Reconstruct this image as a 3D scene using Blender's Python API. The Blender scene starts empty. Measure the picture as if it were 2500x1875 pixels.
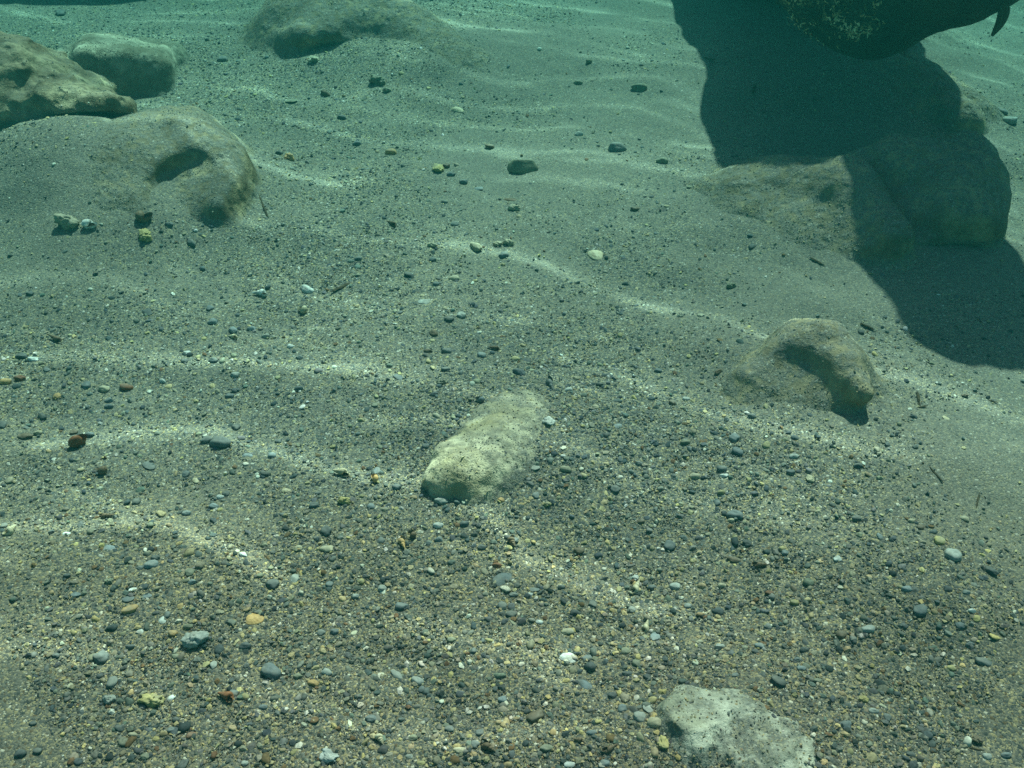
import bpy, math, random
import numpy as np

# ------------------------------------------------------------------ camera, water light, exposure
SC = bpy.context.scene
COL = SC.collection
H = 0.80                      # camera height over the seabed (m)
PITCH = math.radians(38)
LENS = 35.0
SUN_AZ, SUN_EL = math.radians(18), math.radians(56)

cam_d = bpy.data.cameras.new("camera")
cam_d.lens, cam_d.sensor_width = LENS, 36.0
cam_d.clip_start, cam_d.clip_end = 0.02, 300
cam = bpy.data.objects.new("camera", cam_d)
COL.objects.link(cam)
cam.location = (0, 0, H)
cam.rotation_euler = (math.pi / 2 - PITCH, 0, 0)
SC.camera = cam

world = bpy.data.worlds.new("World")
SC.world = world
world.use_nodes = True
wn = world.node_tree
sky = wn.nodes.new("ShaderNodeTexSky")
sky.sky_type = 'NISHITA'
sky.sun_disc = False
sky.sun_elevation = SUN_EL
sky.sun_rotation = SUN_AZ
bg = wn.nodes["Background"]
bg.inputs[1].default_value = 0.078
wn.links.new(sky.outputs[0], bg.inputs[0])

sun_d = bpy.data.lights.new("sun", 'SUN')
sun_d.energy = 5.0
sun_d.angle = math.radians(0.9)
sun_d.color = (1.0, 0.95, 0.91)
sun = bpy.data.objects.new("sun", sun_d)
COL.objects.link(sun)
SVEC = (math.sin(SUN_AZ) * math.cos(SUN_EL), math.cos(SUN_AZ) * math.cos(SUN_EL), math.sin(SUN_EL))
import mathutils
sun.rotation_euler = mathutils.Vector(SVEC).to_track_quat('Z', 'Y').to_euler()
sun.location = (0.5, 2, 6)

SC.view_settings.view_transform = 'Standard'
SC.view_settings.look = 'None'
SC.view_settings.exposure = 2.25
SC.view_settings.gamma = 1
SC.cycles.use_denoising = False
SC.cycles.transparent_max_bounces = 12
SC.cycles.max_bounces = 6
SC.cycles.diffuse_bounces = 2
SC.cycles.volume_bounces = 1

rng = np.random.default_rng(7)
random.seed(7)

# ------------------------------------------------------------------ numpy noise
def _hash(ix, iy, iz, seed):
    h = (ix.astype(np.int64) * 374761393 + iy.astype(np.int64) * 668265263 + iz.astype(np.int64) * 2147483647 + seed * 974711) & 0xFFFFFFFF
    h = ((h ^ (h >> 13)) * 1274126177) & 0xFFFFFFFF
    h = ((h ^ (h >> 16)) * 2246822519) & 0xFFFFFFFF
    return ((h ^ (h >> 15)) & 0xFFFFFF) / float(0xFFFFFF)

def noise3(x, y, z, seed=0):
    xi, yi, zi = np.floor(x), np.floor(y), np.floor(z)
    fx, fy, fz = x - xi, y - yi, z - zi
    u, v, w = [f * f * f * (f * (f * 6 - 15) + 10) for f in (fx, fy, fz)]
    r = 0
    for dx in (0, 1):
        for dy in (0, 1):
            for dz in (0, 1):
                r = r + _hash(xi + dx, yi + dy, zi + dz, seed) * (u if dx else 1 - u) * (v if dy else 1 - v) * (w if dz else 1 - w)
    return r * 2 - 1

def fbm3(x, y, z, seed=0, oct=4, gain=0.5):
    a, s, r = 1.0, 1.0, 0
    for k in range(oct):
        r = r + a * noise3(x * s + 17.3 * k, y * s - 9.1 * k, z * s + 4.7 * k, seed + k)
        a *= gain
        s *= 2.03
    return r

def fbm2(x, y, seed=0, oct=4, gain=0.5):
    return fbm3(x, y, np.zeros_like(x) + 0.37, seed, oct, gain)

def sstep(a, b, x):
    t = np.clip((x - a) / (b - a), 0, 1)
    return t * t * (3 - 2 * t)

# ------------------------------------------------------------------ view geometry (pixels of the 2500 px photograph -> seabed)
FPX = LENS / 36.0 * 2500.0
def ray(u, v):
    a, b = (u - 1250.0) / FPX, (937.5 - v) / FPX
    return np.array((a, math.cos(PITCH) + b * math.sin(PITCH), -math.sin(PITCH) + b * math.cos(PITCH)))

# mounds of the seabed: x, y, sigma x, sigma y, turn, height
MOUNDS = [(-0.76, 1.60, 0.24, 0.20, 0.0, 0.11), (-0.62, 1.42, 0.16, 0.12, 0.2, 0.018),
          (-0.22, 2.30, 0.34, 0.24, -0.5, 0.055), (0.40, 1.08, 0.17, 0.10, -0.4, 0.020),
          (0.52, 1.42, 0.28, 0.13, -0.5, 0.030), (0.70, 2.0, 0.35, 0.2, -0.6, 0.04),
          (-0.03, 0.92, 0.12, 0.13, 0.6, 0.026), (0.25, 0.52, 0.12, 0.07, -0.5, 0.008),
          (-1.3, 2.3, 0.5, 0.4, 0.0, 0.03)]
def ground(x, y):
    x, y = np.asarray(x, float), np.asarray(y, float)
    z = 0.020 * fbm2(x * 1.6 + 3.1, y * 2.2, 11, 3) + 0.0045 * fbm2(x * 7, y * 9, 23, 3)
    w = y + 0.22 * x + 0.06 * fbm2(x * 2.2, y * 2.2, 31, 2)
    z = z + 0.0045 * np.sin(w * 2 * math.pi / 0.19) * sstep(-0.1, 0.5, x) * sstep(0.6, 1.0, y)
    z = z - 0.03 * sstep(0.45, 1.4, x)
    for mx, my, sx, sy, t, h in MOUNDS:
        dx, dy = x - mx, y - my
        a, b = dx * math.cos(t) + dy * math.sin(t), -dx * math.sin(t) + dy * math.cos(t)
        z = z + h * np.exp(-(a / sx) ** 2 - (b / sy) ** 2)
    r = np.hypot(x, y)
    return z * (1 - sstep(6, 14, r))

def on_ground(u, v):
    d = ray(u, v)
    z = 0.0
    for _ in range(12):
        t = (z - H) / d[2]
        z = 0.5 * z + 0.5 * float(ground(d[0] * t, d[1] * t))
    t = (z - H) / d[2]
    return np.array((d[0] * t, d[1] * t, z)), t      # t * 1/FPX = metres per photograph pixel

def at(u, v, Y):
    d = ray(u, v)
    t = Y / d[1]
    return np.array((d[0] * t, Y, H + d[2] * t))

# ------------------------------------------------------------------ node helpers and materials
def new_mat(name):
    m = bpy.data.materials.new(name)
    m.use_nodes = True
    nt = m.node_tree
    b = nt.nodes["Principled BSDF"]
    b.inputs["Roughness"].default_value = 0.85
    b.inputs["Specular IOR Level"].default_value = 0.12
    return m, nt, b

def N(nt, kind, **kw):
    n = nt.nodes.new(kind)
    for k, v in kw.items():
        setattr(n, k, v)
    return n

def setin(n, **kw):
    for k, v in kw.items():
        n.inputs[k].default_value = v

def tex(nt, kind, vec, scale, **kw):
    n = nt.nodes.new(kind)
    nt.links.new(vec, n.inputs["Vector"])
    n.inputs["Scale"].default_value = scale
    for k, v in kw.items():
        n.inputs[k].default_value = v
    return n

def ramp(nt, fac, stops, interp='LINEAR'):
    r = nt.nodes.new("ShaderNodeValToRGB")
    r.color_ramp.interpolation = interp
    e = r.color_ramp.elements
    while len(e) < len(stops):
        e.new(0.5)
    for i, (p, c) in enumerate(stops):
        e[i].position = p
        e[i].color = (*c, 1) if len(c) == 3 else c
    nt.links.new(fac, r.inputs[0])
    return r.outputs[0]

def mix(nt, fac, a, b, mode='MIX'):
    m = nt.nodes.new("ShaderNodeMix")
    m.data_type = 'RGBA'
    m.blend_type = mode
    for sock, val in ((m.inputs[0], fac), (m.inputs[6], a), (m.inputs[7], b)):
        if isinstance(val, (int, float)):
            sock.default_value = val
        elif isinstance(val, tuple):
            sock.default_value = (*val, 1)
        else:
            nt.links.new(val, sock)
    return m.outputs[2]

def math_n(nt, op, a, b=None, clamp=False):
    m = nt.nodes.new("ShaderNodeMath")
    m.operation = op
    m.use_clamp = clamp
    for i, val in enumerate((a, b)):
        if val is None:
            continue
        if isinstance(val, (int, float)):
            m.inputs[i].default_value = val
        else:
            nt.links.new(val, m.inputs[i])
    return m.outputs[0]

def maprange(nt, v, a, b, c=0.0, d=1.0):
    m = nt.nodes.new("ShaderNodeMapRange")
    m.interpolation_type = 'SMOOTHSTEP'
    nt.links.new(v, m.inputs[0])
    for i, val in enumerate((a, b, c, d)):
        m.inputs[i + 1].default_value = val
    return m.outputs[0]

def bump(nt, height, strength, dist, normal=None):
    b = nt.nodes.new("ShaderNodeBump")
    b.inputs["Strength"].default_value = strength
    b.inputs["Distance"].default_value = dist
    nt.links.new(height, b.inputs["Height"])
    if normal is not None:
        nt.links.new(normal, b.inputs["Normal"])
    return b.outputs[0]

GRIT = [(0.0, (0.050, 0.058, 0.058)), (0.10, (0.085, 0.093, 0.090)), (0.24, (0.13, 0.132, 0.115)), (0.46, (0.17, 0.165, 0.135)),
        (0.64, (0.25, 0.225, 0.155)), (0.78, (0.33, 0.285, 0.17)), (0.90, (0.13, 0.10, 0.062)), (0.965, (0.50, 0.48, 0.40))]

def grit_nodes(nt):
    """coarse sand: grains of two sizes, each with a colour of its own; returns colour, height"""
    pos = N(nt, "ShaderNodeNewGeometry").outputs["Position"]
    warp = tex(nt, "ShaderNodeTexNoise", pos, 330.0, Detail=1.0)
    add = N(nt, "ShaderNodeVectorMath", operation='MULTIPLY_ADD')
    nt.links.new(warp.outputs["Color"], add.inputs[0])
    add.inputs[1].default_value = (0.0022,) * 3
    nt.links.new(pos, add.inputs[2])
    v1 = tex(nt, "ShaderNodeTexVoronoi", add.outputs[0], 680.0)
    v2 = tex(nt, "ShaderNodeTexVoronoi", add.outputs[0], 360.0)
    sep1 = N(nt, "ShaderNodeSeparateColor"); nt.links.new(v1.outputs["Color"], sep1.inputs[0])
    sep2 = N(nt, "ShaderNodeSeparateColor"); nt.links.new(v2.outputs["Color"], sep2.inputs[0])
    c1 = ramp(nt, sep1.outputs[0], GRIT, 'CONSTANT')
    c2 = ramp(nt, sep2.outputs[0], GRIT, 'CONSTANT')
    big = math_n(nt, 'GREATER_THAN', sep2.outputs[1], 0.62)
    c = mix(nt, big, c1, c2)
    h1 = math_n(nt, 'MULTIPLY', v1.outputs["Distance"], -0.5)
    h2 = math_n(nt, 'MULTIPLY', v2.outputs["Distance"], -1.0)
    h = N(nt, "ShaderNodeMix"); nt.links.new(big, h.inputs[0]); nt.links.new(h1, h.inputs[2]); nt.links.new(h2, h.inputs[3])
    # broad patches of paler and darker sediment
    n = tex(nt, "ShaderNodeTexNoise", pos, 5.0, Detail=4.0, Roughness=0.6)
    tone = ramp(nt, n.outputs[0], [(0.3, (0.78, 0.80, 0.80)), (0.7, (1.12, 1.10, 1.04))])
    c = mix(nt, 1.0, c, tone, 'MULTIPLY')
    return pos, c, h.outputs[0]

def make_seabed_mat():
    m, nt, b = new_mat("seabed_sand")
    pos, c, h = grit_nodes(nt)
    a = N(nt, "ShaderNodeAttribute", attribute_name="Col")
    fn = tex(nt, "ShaderNodeTexNoise", pos, 620.0, Detail=2.0)
    siltc = ramp(nt, fn.outputs[0], [(0.3, (0.11, 0.107, 0.088)), (0.7, (0.225, 0.215, 0.17))])
    sepa = N(nt, "ShaderNodeSeparateColor"); nt.links.new(a.outputs["Color"], sepa.inputs[0])
    c = mix(nt, math_n(nt, 'MULTIPLY', sepa.outputs[0], 0.55), c, siltc)
    c = mix(nt, sepa.outputs[1], c, mix(nt, 1.0, c, tuple(WARM), 'MULTIPLY'))
    nt.links.new(c, b.inputs["Base Color"])
    nt.links.new(bump(nt, h, 0.9, 0.0016), b.inputs["Normal"])
    return m

def make_rock_mat(name, light, dark, sand_lo, sand_hi, pit=0.5, sand_amt=1.0, sed_amt=1.0):
    """bare stone with pits and algae stains; sediment lies where the stone faces up"""
    m, nt, b = new_mat(name)
    pos, sand, gh = grit_nodes(nt)
    n1 = tex(nt, "ShaderNodeTexNoise", pos, 14.0, Detail=6.0, Roughness=0.65)
    n2 = tex(nt, "ShaderNodeTexNoise", pos, 70.0, Detail=5.0, Roughness=0.6)
    n3 = tex(nt, "ShaderNodeTexNoise", pos, 9.0, Detail=3.0)
    stone = mix(nt, maprange(nt, n1.outputs[0], 0.38, 0.62), dark, light)
    stone = mix(nt, maprange(nt, n2.outputs[0], 0.35, 0.75, 0.0, 0.55), stone, tuple(x * 0.45 for x in dark))
    vp = tex(nt, "ShaderNodeTexVoronoi", pos, 42.0)
    pits = maprange(nt, vp.outputs["Distance"], 0.05, 0.38)
    geo = N(nt, "ShaderNodeNewGeometry")
    sep = N(nt, "ShaderNodeSeparateXYZ"); nt.links.new(geo.outputs["Normal"], sep.inputs[0])
    up = math_n(nt, 'ADD', sep.outputs[2], math_n(nt, 'MULTIPLY', math_n(nt, 'SUBTRACT', n3.outputs[0], 0.5), 0.9))
    mask = math_n(nt, 'MULTIPLY', maprange(nt, up, sand_lo, sand_hi), sand_amt)
    fine = maprange(nt, n2.outputs[0], 0.40, 0.56)
    mask = math_n(nt, 'MULTIPLY', mask, math_n(nt, 'ADD', math_n(nt, 'MULTIPLY', fine, 0.7), 0.3))
    sed = N(nt, "ShaderNodeAttribute", attribute_name="Col")
    sedm = math_n(nt, 'MULTIPLY', maprange(nt, sed.outputs["Fac"], 0.30, 0.75), math_n(nt, 'ADD', math_n(nt, 'MULTIPLY', fine, 0.5), 0.5))
    mask = math_n(nt, 'MAXIMUM', mask, math_n(nt, 'MULTIPLY', sedm, sed_amt))
    fs = tex(nt, "ShaderNodeTexNoise", pos, 620.0, Detail=2.0)
    sand = mix(nt, 0.5, sand, ramp(nt, fs.outputs[0], [(0.3, (0.11, 0.107, 0.088)), (0.7, (0.225, 0.215, 0.17))]))
    c = mix(nt, mask, stone, sand)
    nt.links.new(c, b.inputs["Base Color"])
    hh = math_n(nt, 'ADD', math_n(nt, 'MULTIPLY', n2.outputs[0], 0.9), math_n(nt, 'MULTIPLY', pits, pit))
    nb = bump(nt, hh, 0.8, 0.006)
    nt.links.new(bump(nt, gh, 0.6, 0.0014, nb), b.inputs["Normal"])
    return m

def make_pebble_mat():
    m, nt, b = new_mat("pebble_stone")
    info = N(nt, "ShaderNodeObjectInfo")
    tc = N(nt, "ShaderNodeTexCoord")
    geo = N(nt, "ShaderNodeNewGeometry")
    off = N(nt, "ShaderNodeVectorMath", operation='ADD')
    nt.links.new(geo.outputs["Position"], off.inputs[0]); off.inputs[1].default_value = (3, 1, 2)
    n = tex(nt, "ShaderNodeTexNoise", off.outputs[0], 190.0, Detail=5.0, Roughness=0.65)
    n2 = tex(nt, "ShaderNodeTexNoise", off.outputs[0], 60.0, Detail=2.0)
    tone = ramp(nt, n.outputs[0], [(0.3, (0.6, 0.6, 0.6)), (0.55, (1, 1, 1)), (0.75, (1.35, 1.33, 1.28))])
    c = mix(nt, 1.0, info.outputs["Color"], tone, 'MULTIPLY')
    # dusting of sediment on the upper side
    sep = N(nt, "ShaderNodeSeparateXYZ"); nt.links.new(geo.outputs["Normal"], sep.inputs[0])
    dust = math_n(nt, 'MULTIPLY', maprange(nt, sep.outputs[2], 0.2, 1.0), maprange(nt, n2.outputs[0], 0.38, 0.70, 0.12, 0.60))
    c = mix(nt, dust, c, (0.22, 0.21, 0.165))
    nt.links.new(c, b.inputs["Base Color"])
    nt.links.new(bump(nt, n.outputs[0], 0.35, 0.002), b.inputs["Normal"])
    b.inputs["Roughness"].default_value = 0.65
    return m

def make_shell_mat():
    m, nt, b = new_mat("shell")
    info = N(nt, "ShaderNodeObjectInfo")
    geo = N(nt, "ShaderNodeNewGeometry")
    n = tex(nt, "ShaderNodeTexNoise", geo.outputs["Position"], 240.0, Detail=4.0)
    w = tex(nt, "ShaderNodeTexNoise", geo.outputs["Position"], 75.0, Detail=3.0)
    tone = ramp(nt, n.outputs[0], [(0.3, (0.7, 0.66, 0.6)), (0.6, (1, 1, 1)), (0.8, (1.25, 1.25, 1.25))])
    c = mix(nt, 1.0, info.outputs["Color"], tone, 'MULTIPLY')
    c = mix(nt, maprange(nt, w.outputs[0], 0.5, 0.7, 0.0, 0.5), c, (0.16, 0.12, 0.075))
    nt.links.new(c, b.inputs["Base Color"])
    nt.links.new(bump(nt, n.outputs[0], 0.3, 0.0012), b.inputs["Normal"])
    b.inputs["Roughness"].default_value = 0.55
    return m

def make_vcol_mat(name):
    m, nt, b = new_mat(name)
    a = N(nt, "ShaderNodeAttribute", attribute_name="Col")
    geo = N(nt, "ShaderNodeNewGeometry")
    n = tex(nt, "ShaderNodeTexNoise", geo.outputs["Position"], 420.0, Detail=3.0)
    tone = ramp(nt, n.outputs[0], [(0.3, (0.66, 0.66, 0.66)), (0.55, (1, 1, 1)), (0.75, (1.3, 1.3, 1.26))])
    nt.links.new(mix(nt, 1.0, a.outputs["Color"], tone, 'MULTIPLY'), b.inputs["Base Color"])
    return m

def make_plain(name, c1, c2, scale=40.0, bs=0.5):
    m, nt, b = new_mat(name)
    geo = N(nt, "ShaderNodeNewGeometry")
    n = tex(nt, "ShaderNodeTexNoise", geo.outputs["Position"], scale, Detail=5.0, Roughness=0.65)
    nt.links.new(ramp(nt, n.outputs[0], [(0.35, c1), (0.65, c2)]), b.inputs["Base Color"])
    nt.links.new(bump(nt, n.outputs[0], bs, 0.004), b.inputs["Normal"])
    return m

WARM = np.array((0.94, 0.85, 0.77))     # tint of the near gravel bed
M_SEABED = make_seabed_mat()
M_PEBBLE = make_pebble_mat()
M_SHELL = make_shell_mat()
M_GRAVEL = make_vcol_mat("gravel_stone")
M_TWIG = make_plain("dead_weed", (0.030, 0.026, 0.016), (0.075, 0.06, 0.035), 200.0)

# ------------------------------------------------------------------ mesh helpers
def mesh_np(name, verts, faces, mat, smooth=True, parent=None, col=None, link=True):
    """verts (n,3); faces (m,k) with one k"""
    me = bpy.data.meshes.new(name)
    verts = np.asarray(verts, np.float32); faces = np.asarray(faces, np.int32)
    k = faces.shape[1]
    me.vertices.add(len(verts)); me.vertices.foreach_set("co", verts.ravel())
    me.loops.add(faces.size); me.loops.foreach_set("vertex_index", faces.ravel())
    me.polygons.add(len(faces)); me.polygons.foreach_set("loop_start", np.arange(0, faces.size, k, dtype=np.int32))
    me.polygons.foreach_set("use_smooth", np.full(len(faces), smooth, dtype=bool))
    if col is not None:
        a = me.color_attributes.new("Col", 'FLOAT_COLOR', 'POINT')
        c4 = np.ones((len(verts), 4), np.float32); c4[:, :3] = col
        a.data.foreach_set("color", c4.ravel())
    me.update(calc_edges=True); me.validate()
    me.materials.append(mat)
    if not link:
        return me
    o = bpy.data.objects.new(name, me)
    COL.objects.link(o)
    if parent is not None:
        o.parent = parent
    return o

def tag(o, label, cat, group=None, kind=None):
    if label: o["label"] = label
    if cat: o["category"] = cat
    if group: o["group"] = group
    if kind: o["kind"] = kind
    return o

def ico(sub):
    import bmesh
    bm = bmesh.new()
    bmesh.ops.create_icosphere(bm, subdivisions=sub, radius=1.0)
    v = np.array([x.co[:] for x in bm.verts]); f = np.array([[w.index for w in p.verts] for p in bm.faces])
    bm.free()
    return v, f

def tube(path, radii, seg=8, caps=True):
    path = np.asarray(path, float); n = len(path)
    V = []
    for i in range(n):
        t = path[min(i + 1, n - 1)] - path[max(i - 1, 0)]
        t /= np.linalg.norm(t) + 1e-9
        a = np.cross(t, (0, 0, 1)); a = a / np.linalg.norm(a) if np.linalg.norm(a) > 1e-4 else np.array((1., 0, 0))
        b = np.cross(t, a)
        for k in range(seg):
            th = 2 * math.pi * k / seg
            V.append(path[i] + radii[i] * (math.cos(th) * a + math.sin(th) * b))
    F = []
    for i in range(n - 1):
        for k in range(seg):
            k2 = (k + 1) % seg
            F.append((i * seg + k, i * seg + k2, (i + 1) * seg + k2, (i + 1) * seg + k))
    return np.array(V), np.array(F)

# ------------------------------------------------------------------ seabed, water
def gravelly(x, y):
    """0 sandy .. 1 gravelly"""
    m = 0.58 + 0.55 * fbm2(x * 3.2 + 9, y * 3.6, 61, 3)
    m = m - 0.38 * sstep(0.18, 0.5, x + 0.25 * (y - 0.9)) * sstep(0.62, 0.95, y) + 0.25 * sstep(1.0, 0.5, y) + 0.12 * sstep(-0.1, -0.6, x)
    m = m - 0.3 * np.exp(-((x + 0.75) / 0.32) ** 2 - ((y - 1.55) / 0.25) ** 2)
    return np.clip(m, 0.04, 1)

def warm_bed(x, y):
    """browner, darker stones in the near gravel bed"""
    return np.clip(sstep(1.02, 0.60, y + 0.12 * fbm2(x * 3, y * 3, 121, 2)) * 0.9 + 0.5 * sstep(-0.45, -0.8, x) * sstep(1.5, 1.0, y), 0, 1)

def build_seabed():
    n = 760
    t = np.linspace(-1, 1, n)
    gx = 1.75 * t + 40 * np.sign(t) * np.maximum(np.abs(t) - 0.8, 0) ** 2 * 28
    t2 = np.linspace(0, 1, n)
    gy = 0.25 + 3.2 * t2 + 40 * 28 * np.maximum(t2 - 0.8, 0) ** 2 - 40 * 28 * np.maximum(0.06 - t2, 0) ** 2 * 12
    X, Y = np.meshgrid(gx, gy)
    Z = ground(X, Y)
    near = np.exp(-np.hypot(X, Y - 1) ** 2 / 4)
    Z = Z + near * 0.0011 * fbm2(X * 60, Y * 60, 77, 2)
    V = np.stack([X.ravel(), Y.ravel(), Z.ravel()], 1)
    i = np.arange(n * n).reshape(n, n)
    F = np.stack([i[:-1, :-1].ravel(), i[:-1, 1:].ravel(), i[1:, 1:].ravel(), i[1:, :-1].ravel()], 1)
    silt = np.clip(1.05 - 1.15 * gravelly(X, Y) + 0.35 * fbm2(X * 14, Y * 18, 99, 3), 0, 1).ravel()
    o = mesh_np("seabed", V, F, M_SEABED, col=np.stack([silt, warm_bed(X, Y).ravel(), 0 * silt], 1))
    tag(o, "sandy gravelly seabed under shallow water", "seabed", kind="structure")
build_seabed()

WATER_Z = 1.02
def build_caustic_sheet():  # flat gobo sheet added overhead; caustic light is put into its transparent colour
    m = bpy.data.materials.new("caustic_light_filter")
    m.use_nodes = True
    nt = m.node_tree
    nt.nodes.remove(nt.nodes["Principled BSDF"])
    out = nt.nodes["Material Output"]
    pos = N(nt, "ShaderNodeNewGeometry").outputs["Position"]
    # where the light through this point lands on the seabed
    land = N(nt, "ShaderNodeVectorMath", operation='SUBTRACT')
    nt.links.new(pos, land.inputs[0])
    land.inputs[1].default_value = (SVEC[0] / SVEC[2] * WATER_Z, SVEC[1] / SVEC[2] * WATER_Z, 0)
    sp = N(nt, "ShaderNodeSeparateXYZ"); nt.links.new(land.outputs[0], sp.inputs[0])
    X, Y = sp.outputs[0], sp.outputs[1]
    M = lambda op, a, b=None: math_n(nt, op, a, b)
    def fronts(ax, bx, freq, w1, w2, core, seed):
        """caustic light painted along curved wave fronts, wandering with noise: thin bright line and a soft one-sided glow"""
        off = N(nt, "ShaderNodeVectorMath", operation='ADD'); nt.links.new(land.outputs[0], off.inputs[0]); off.inputs[1].default_value = (seed, seed * 0.6, seed)
        n1 = tex(nt, "ShaderNodeTexNoise", off.outputs[0], 1.9, Detail=1.5)
        n2 = tex(nt, "ShaderNodeTexNoise", off.outputs[0], 6.5, Detail=1.5)
        xp = M('MAXIMUM', X, 0.0)
        p = M('ADD', M('ADD', Y, M('MULTIPLY', X, ax)), M('MULTIPLY', M('MULTIPLY', xp, xp), bx))
        p = M('ADD', p, M('ADD', M('MULTIPLY', n1.outputs[0], w1), M('MULTIPLY', n2.outputs[0], w2)))
        t = M('SUBTRACT', M('FRACT', M('MULTIPLY', p, freq)), 0.5)
        d = M('ABSOLUTE', t)
        line = maprange(nt, d, 0.0, core, 1.0, 0.0)
        glow = maprange(nt, t, -0.05, 0.42, 1.0, 0.0)
        glow = M('MULTIPLY', glow, maprange(nt, t, -0.14, 0.0, 0.0, 1.0))
        am = tex(nt, "ShaderNodeTexNoise", off.outputs[0], 3.1, Detail=2.5)
        amp = maprange(nt, am.outputs[0], 0.42, 0.64, 0.03, 1.0)
        return M('MULTIPLY', M('ADD', M('MULTIPLY', line, 0.90), M('MULTIPLY', glow, 0.24)), amp)
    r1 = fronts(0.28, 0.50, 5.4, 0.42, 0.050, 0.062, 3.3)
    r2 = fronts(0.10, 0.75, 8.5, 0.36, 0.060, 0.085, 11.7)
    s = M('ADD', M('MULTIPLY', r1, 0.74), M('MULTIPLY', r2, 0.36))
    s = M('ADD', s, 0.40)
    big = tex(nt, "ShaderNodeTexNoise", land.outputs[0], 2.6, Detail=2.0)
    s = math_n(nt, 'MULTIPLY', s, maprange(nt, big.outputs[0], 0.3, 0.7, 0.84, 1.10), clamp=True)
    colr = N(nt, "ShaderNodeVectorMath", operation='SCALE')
    colr.inputs[0].default_value = (1.0, 0.685, 0.625)  # reddish filter added to offset the green of the haze
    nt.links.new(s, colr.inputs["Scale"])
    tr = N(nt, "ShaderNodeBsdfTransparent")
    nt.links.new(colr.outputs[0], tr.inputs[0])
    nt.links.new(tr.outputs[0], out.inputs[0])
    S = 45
    o = mesh_np("caustic_water_sheet", [(-S, -S, WATER_Z), (S, -S, WATER_Z), (S, S, WATER_Z), (-S, S, WATER_Z)], [(0, 1, 2, 3)], m)
    tag(o, "unseen flat water sheet overhead, light ripples put into its tint", "water", kind="structure")
build_caustic_sheet()

def build_haze():
    m = bpy.data.materials.new("green_water")
    m.use_nodes = True
    nt = m.node_tree
    nt.nodes.remove(nt.nodes["Principled BSDF"])
    v = N(nt, "ShaderNodeVolumePrincipled")
    v.inputs["Color"].default_value = (0.005, 0.062, 0.055, 1)
    v.inputs["Absorption Color"].default_value = (0.0, 0.76, 0.69, 1)
    v.inputs["Density"].default_value = 0.42
    v.inputs["Anisotropy"].default_value = 0.2
    nt.links.new(v.outputs[0], nt.nodes["Material Output"].inputs["Volume"])
    a, z0, z1 = 60, -1.2, 0.96
    V = [(x, y, z) for z in (z0, z1) for y in (-a, a) for x in (-a, a)]
    F = [(0, 2, 3, 1), (4, 5, 7, 6), (0, 1, 5, 4), (1, 3, 7, 5), (3, 2, 6, 7), (2, 0, 4, 6)]
    o = mesh_np("haze", V, F, m, smooth=False)
    tag(o, "green haze of the shallow sea water", "water", kind="stuff")
build_haze()

# ------------------------------------------------------------------ rocks from signed distances (surface nets)
def smin(a, b, k):
    h = np.clip(0.5 + 0.5 * (b - a) / k, 0, 1)
    return b * (1 - h) + a * h - k * h * (1 - h)

def rotz(p, a):
    c, s = math.cos(a), math.sin(a)
    return np.stack([p[..., 0] * c + p[..., 1] * s, -p[..., 0] * s + p[..., 1] * c, p[..., 2]], -1)

def ell(c, r, a=0.0, tilt=0.0):
    c, r = np.array(c), np.array(r)
    def f(P):
        q = rotz(P - c, a)
        if tilt:
            ct, st = math.cos(tilt), math.sin(tilt)
            q = np.stack([q[..., 0] * ct + q[..., 2] * st, q[..., 1], -q[..., 0] * st + q[..., 2] * ct], -1)
        k0 = np.sqrt(((q / r) ** 2).sum(-1)); k1 = np.sqrt(((q / (r * r)) ** 2).sum(-1)) + 1e-9
        return k0 * (k0 - 1) / k1
    f.box = (c - max(r), c + max(r))
    return f

def cap(a, b, ra, rb=None):
    a, b = np.array(a), np.array(b); rb = ra if rb is None else rb
    def f(P):
        ab = b - a
        t = np.clip(((P - a) @ ab) / (ab @ ab), 0, 1)
        return np.linalg.norm(P - a - t[..., None] * ab, axis=-1) - (ra + (rb - ra) * t)
    R = max(ra, rb)
    f.box = (np.minimum(a, b) - R, np.maximum(a, b) + R)
    return f

def rbox(c, hs, a=0.0, rad=0.02, tilt=0.0, roll=0.0):
    c, hs = np.array(c), np.array(hs)
    def f(P):
        q = rotz(P - c, a)
        if tilt:
            ct, st = math.cos(tilt), math.sin(tilt)
            q = np.stack([q[..., 0] * ct + q[..., 2] * st, q[..., 1], -q[..., 0] * st + q[..., 2] * ct], -1)
        if roll:
            ct, st = math.cos(roll), math.sin(roll)
            q = np.stack([q[..., 0], q[..., 1] * ct + q[..., 2] * st, -q[..., 1] * st + q[..., 2] * ct], -1)
        d = np.abs(q) - (hs - rad)
        return np.linalg.norm(np.maximum(d, 0), axis=-1) + np.minimum(d.max(-1), 0) - rad
    R = np.linalg.norm(hs)
    f.box = (c - R, c + R)
    return f

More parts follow.
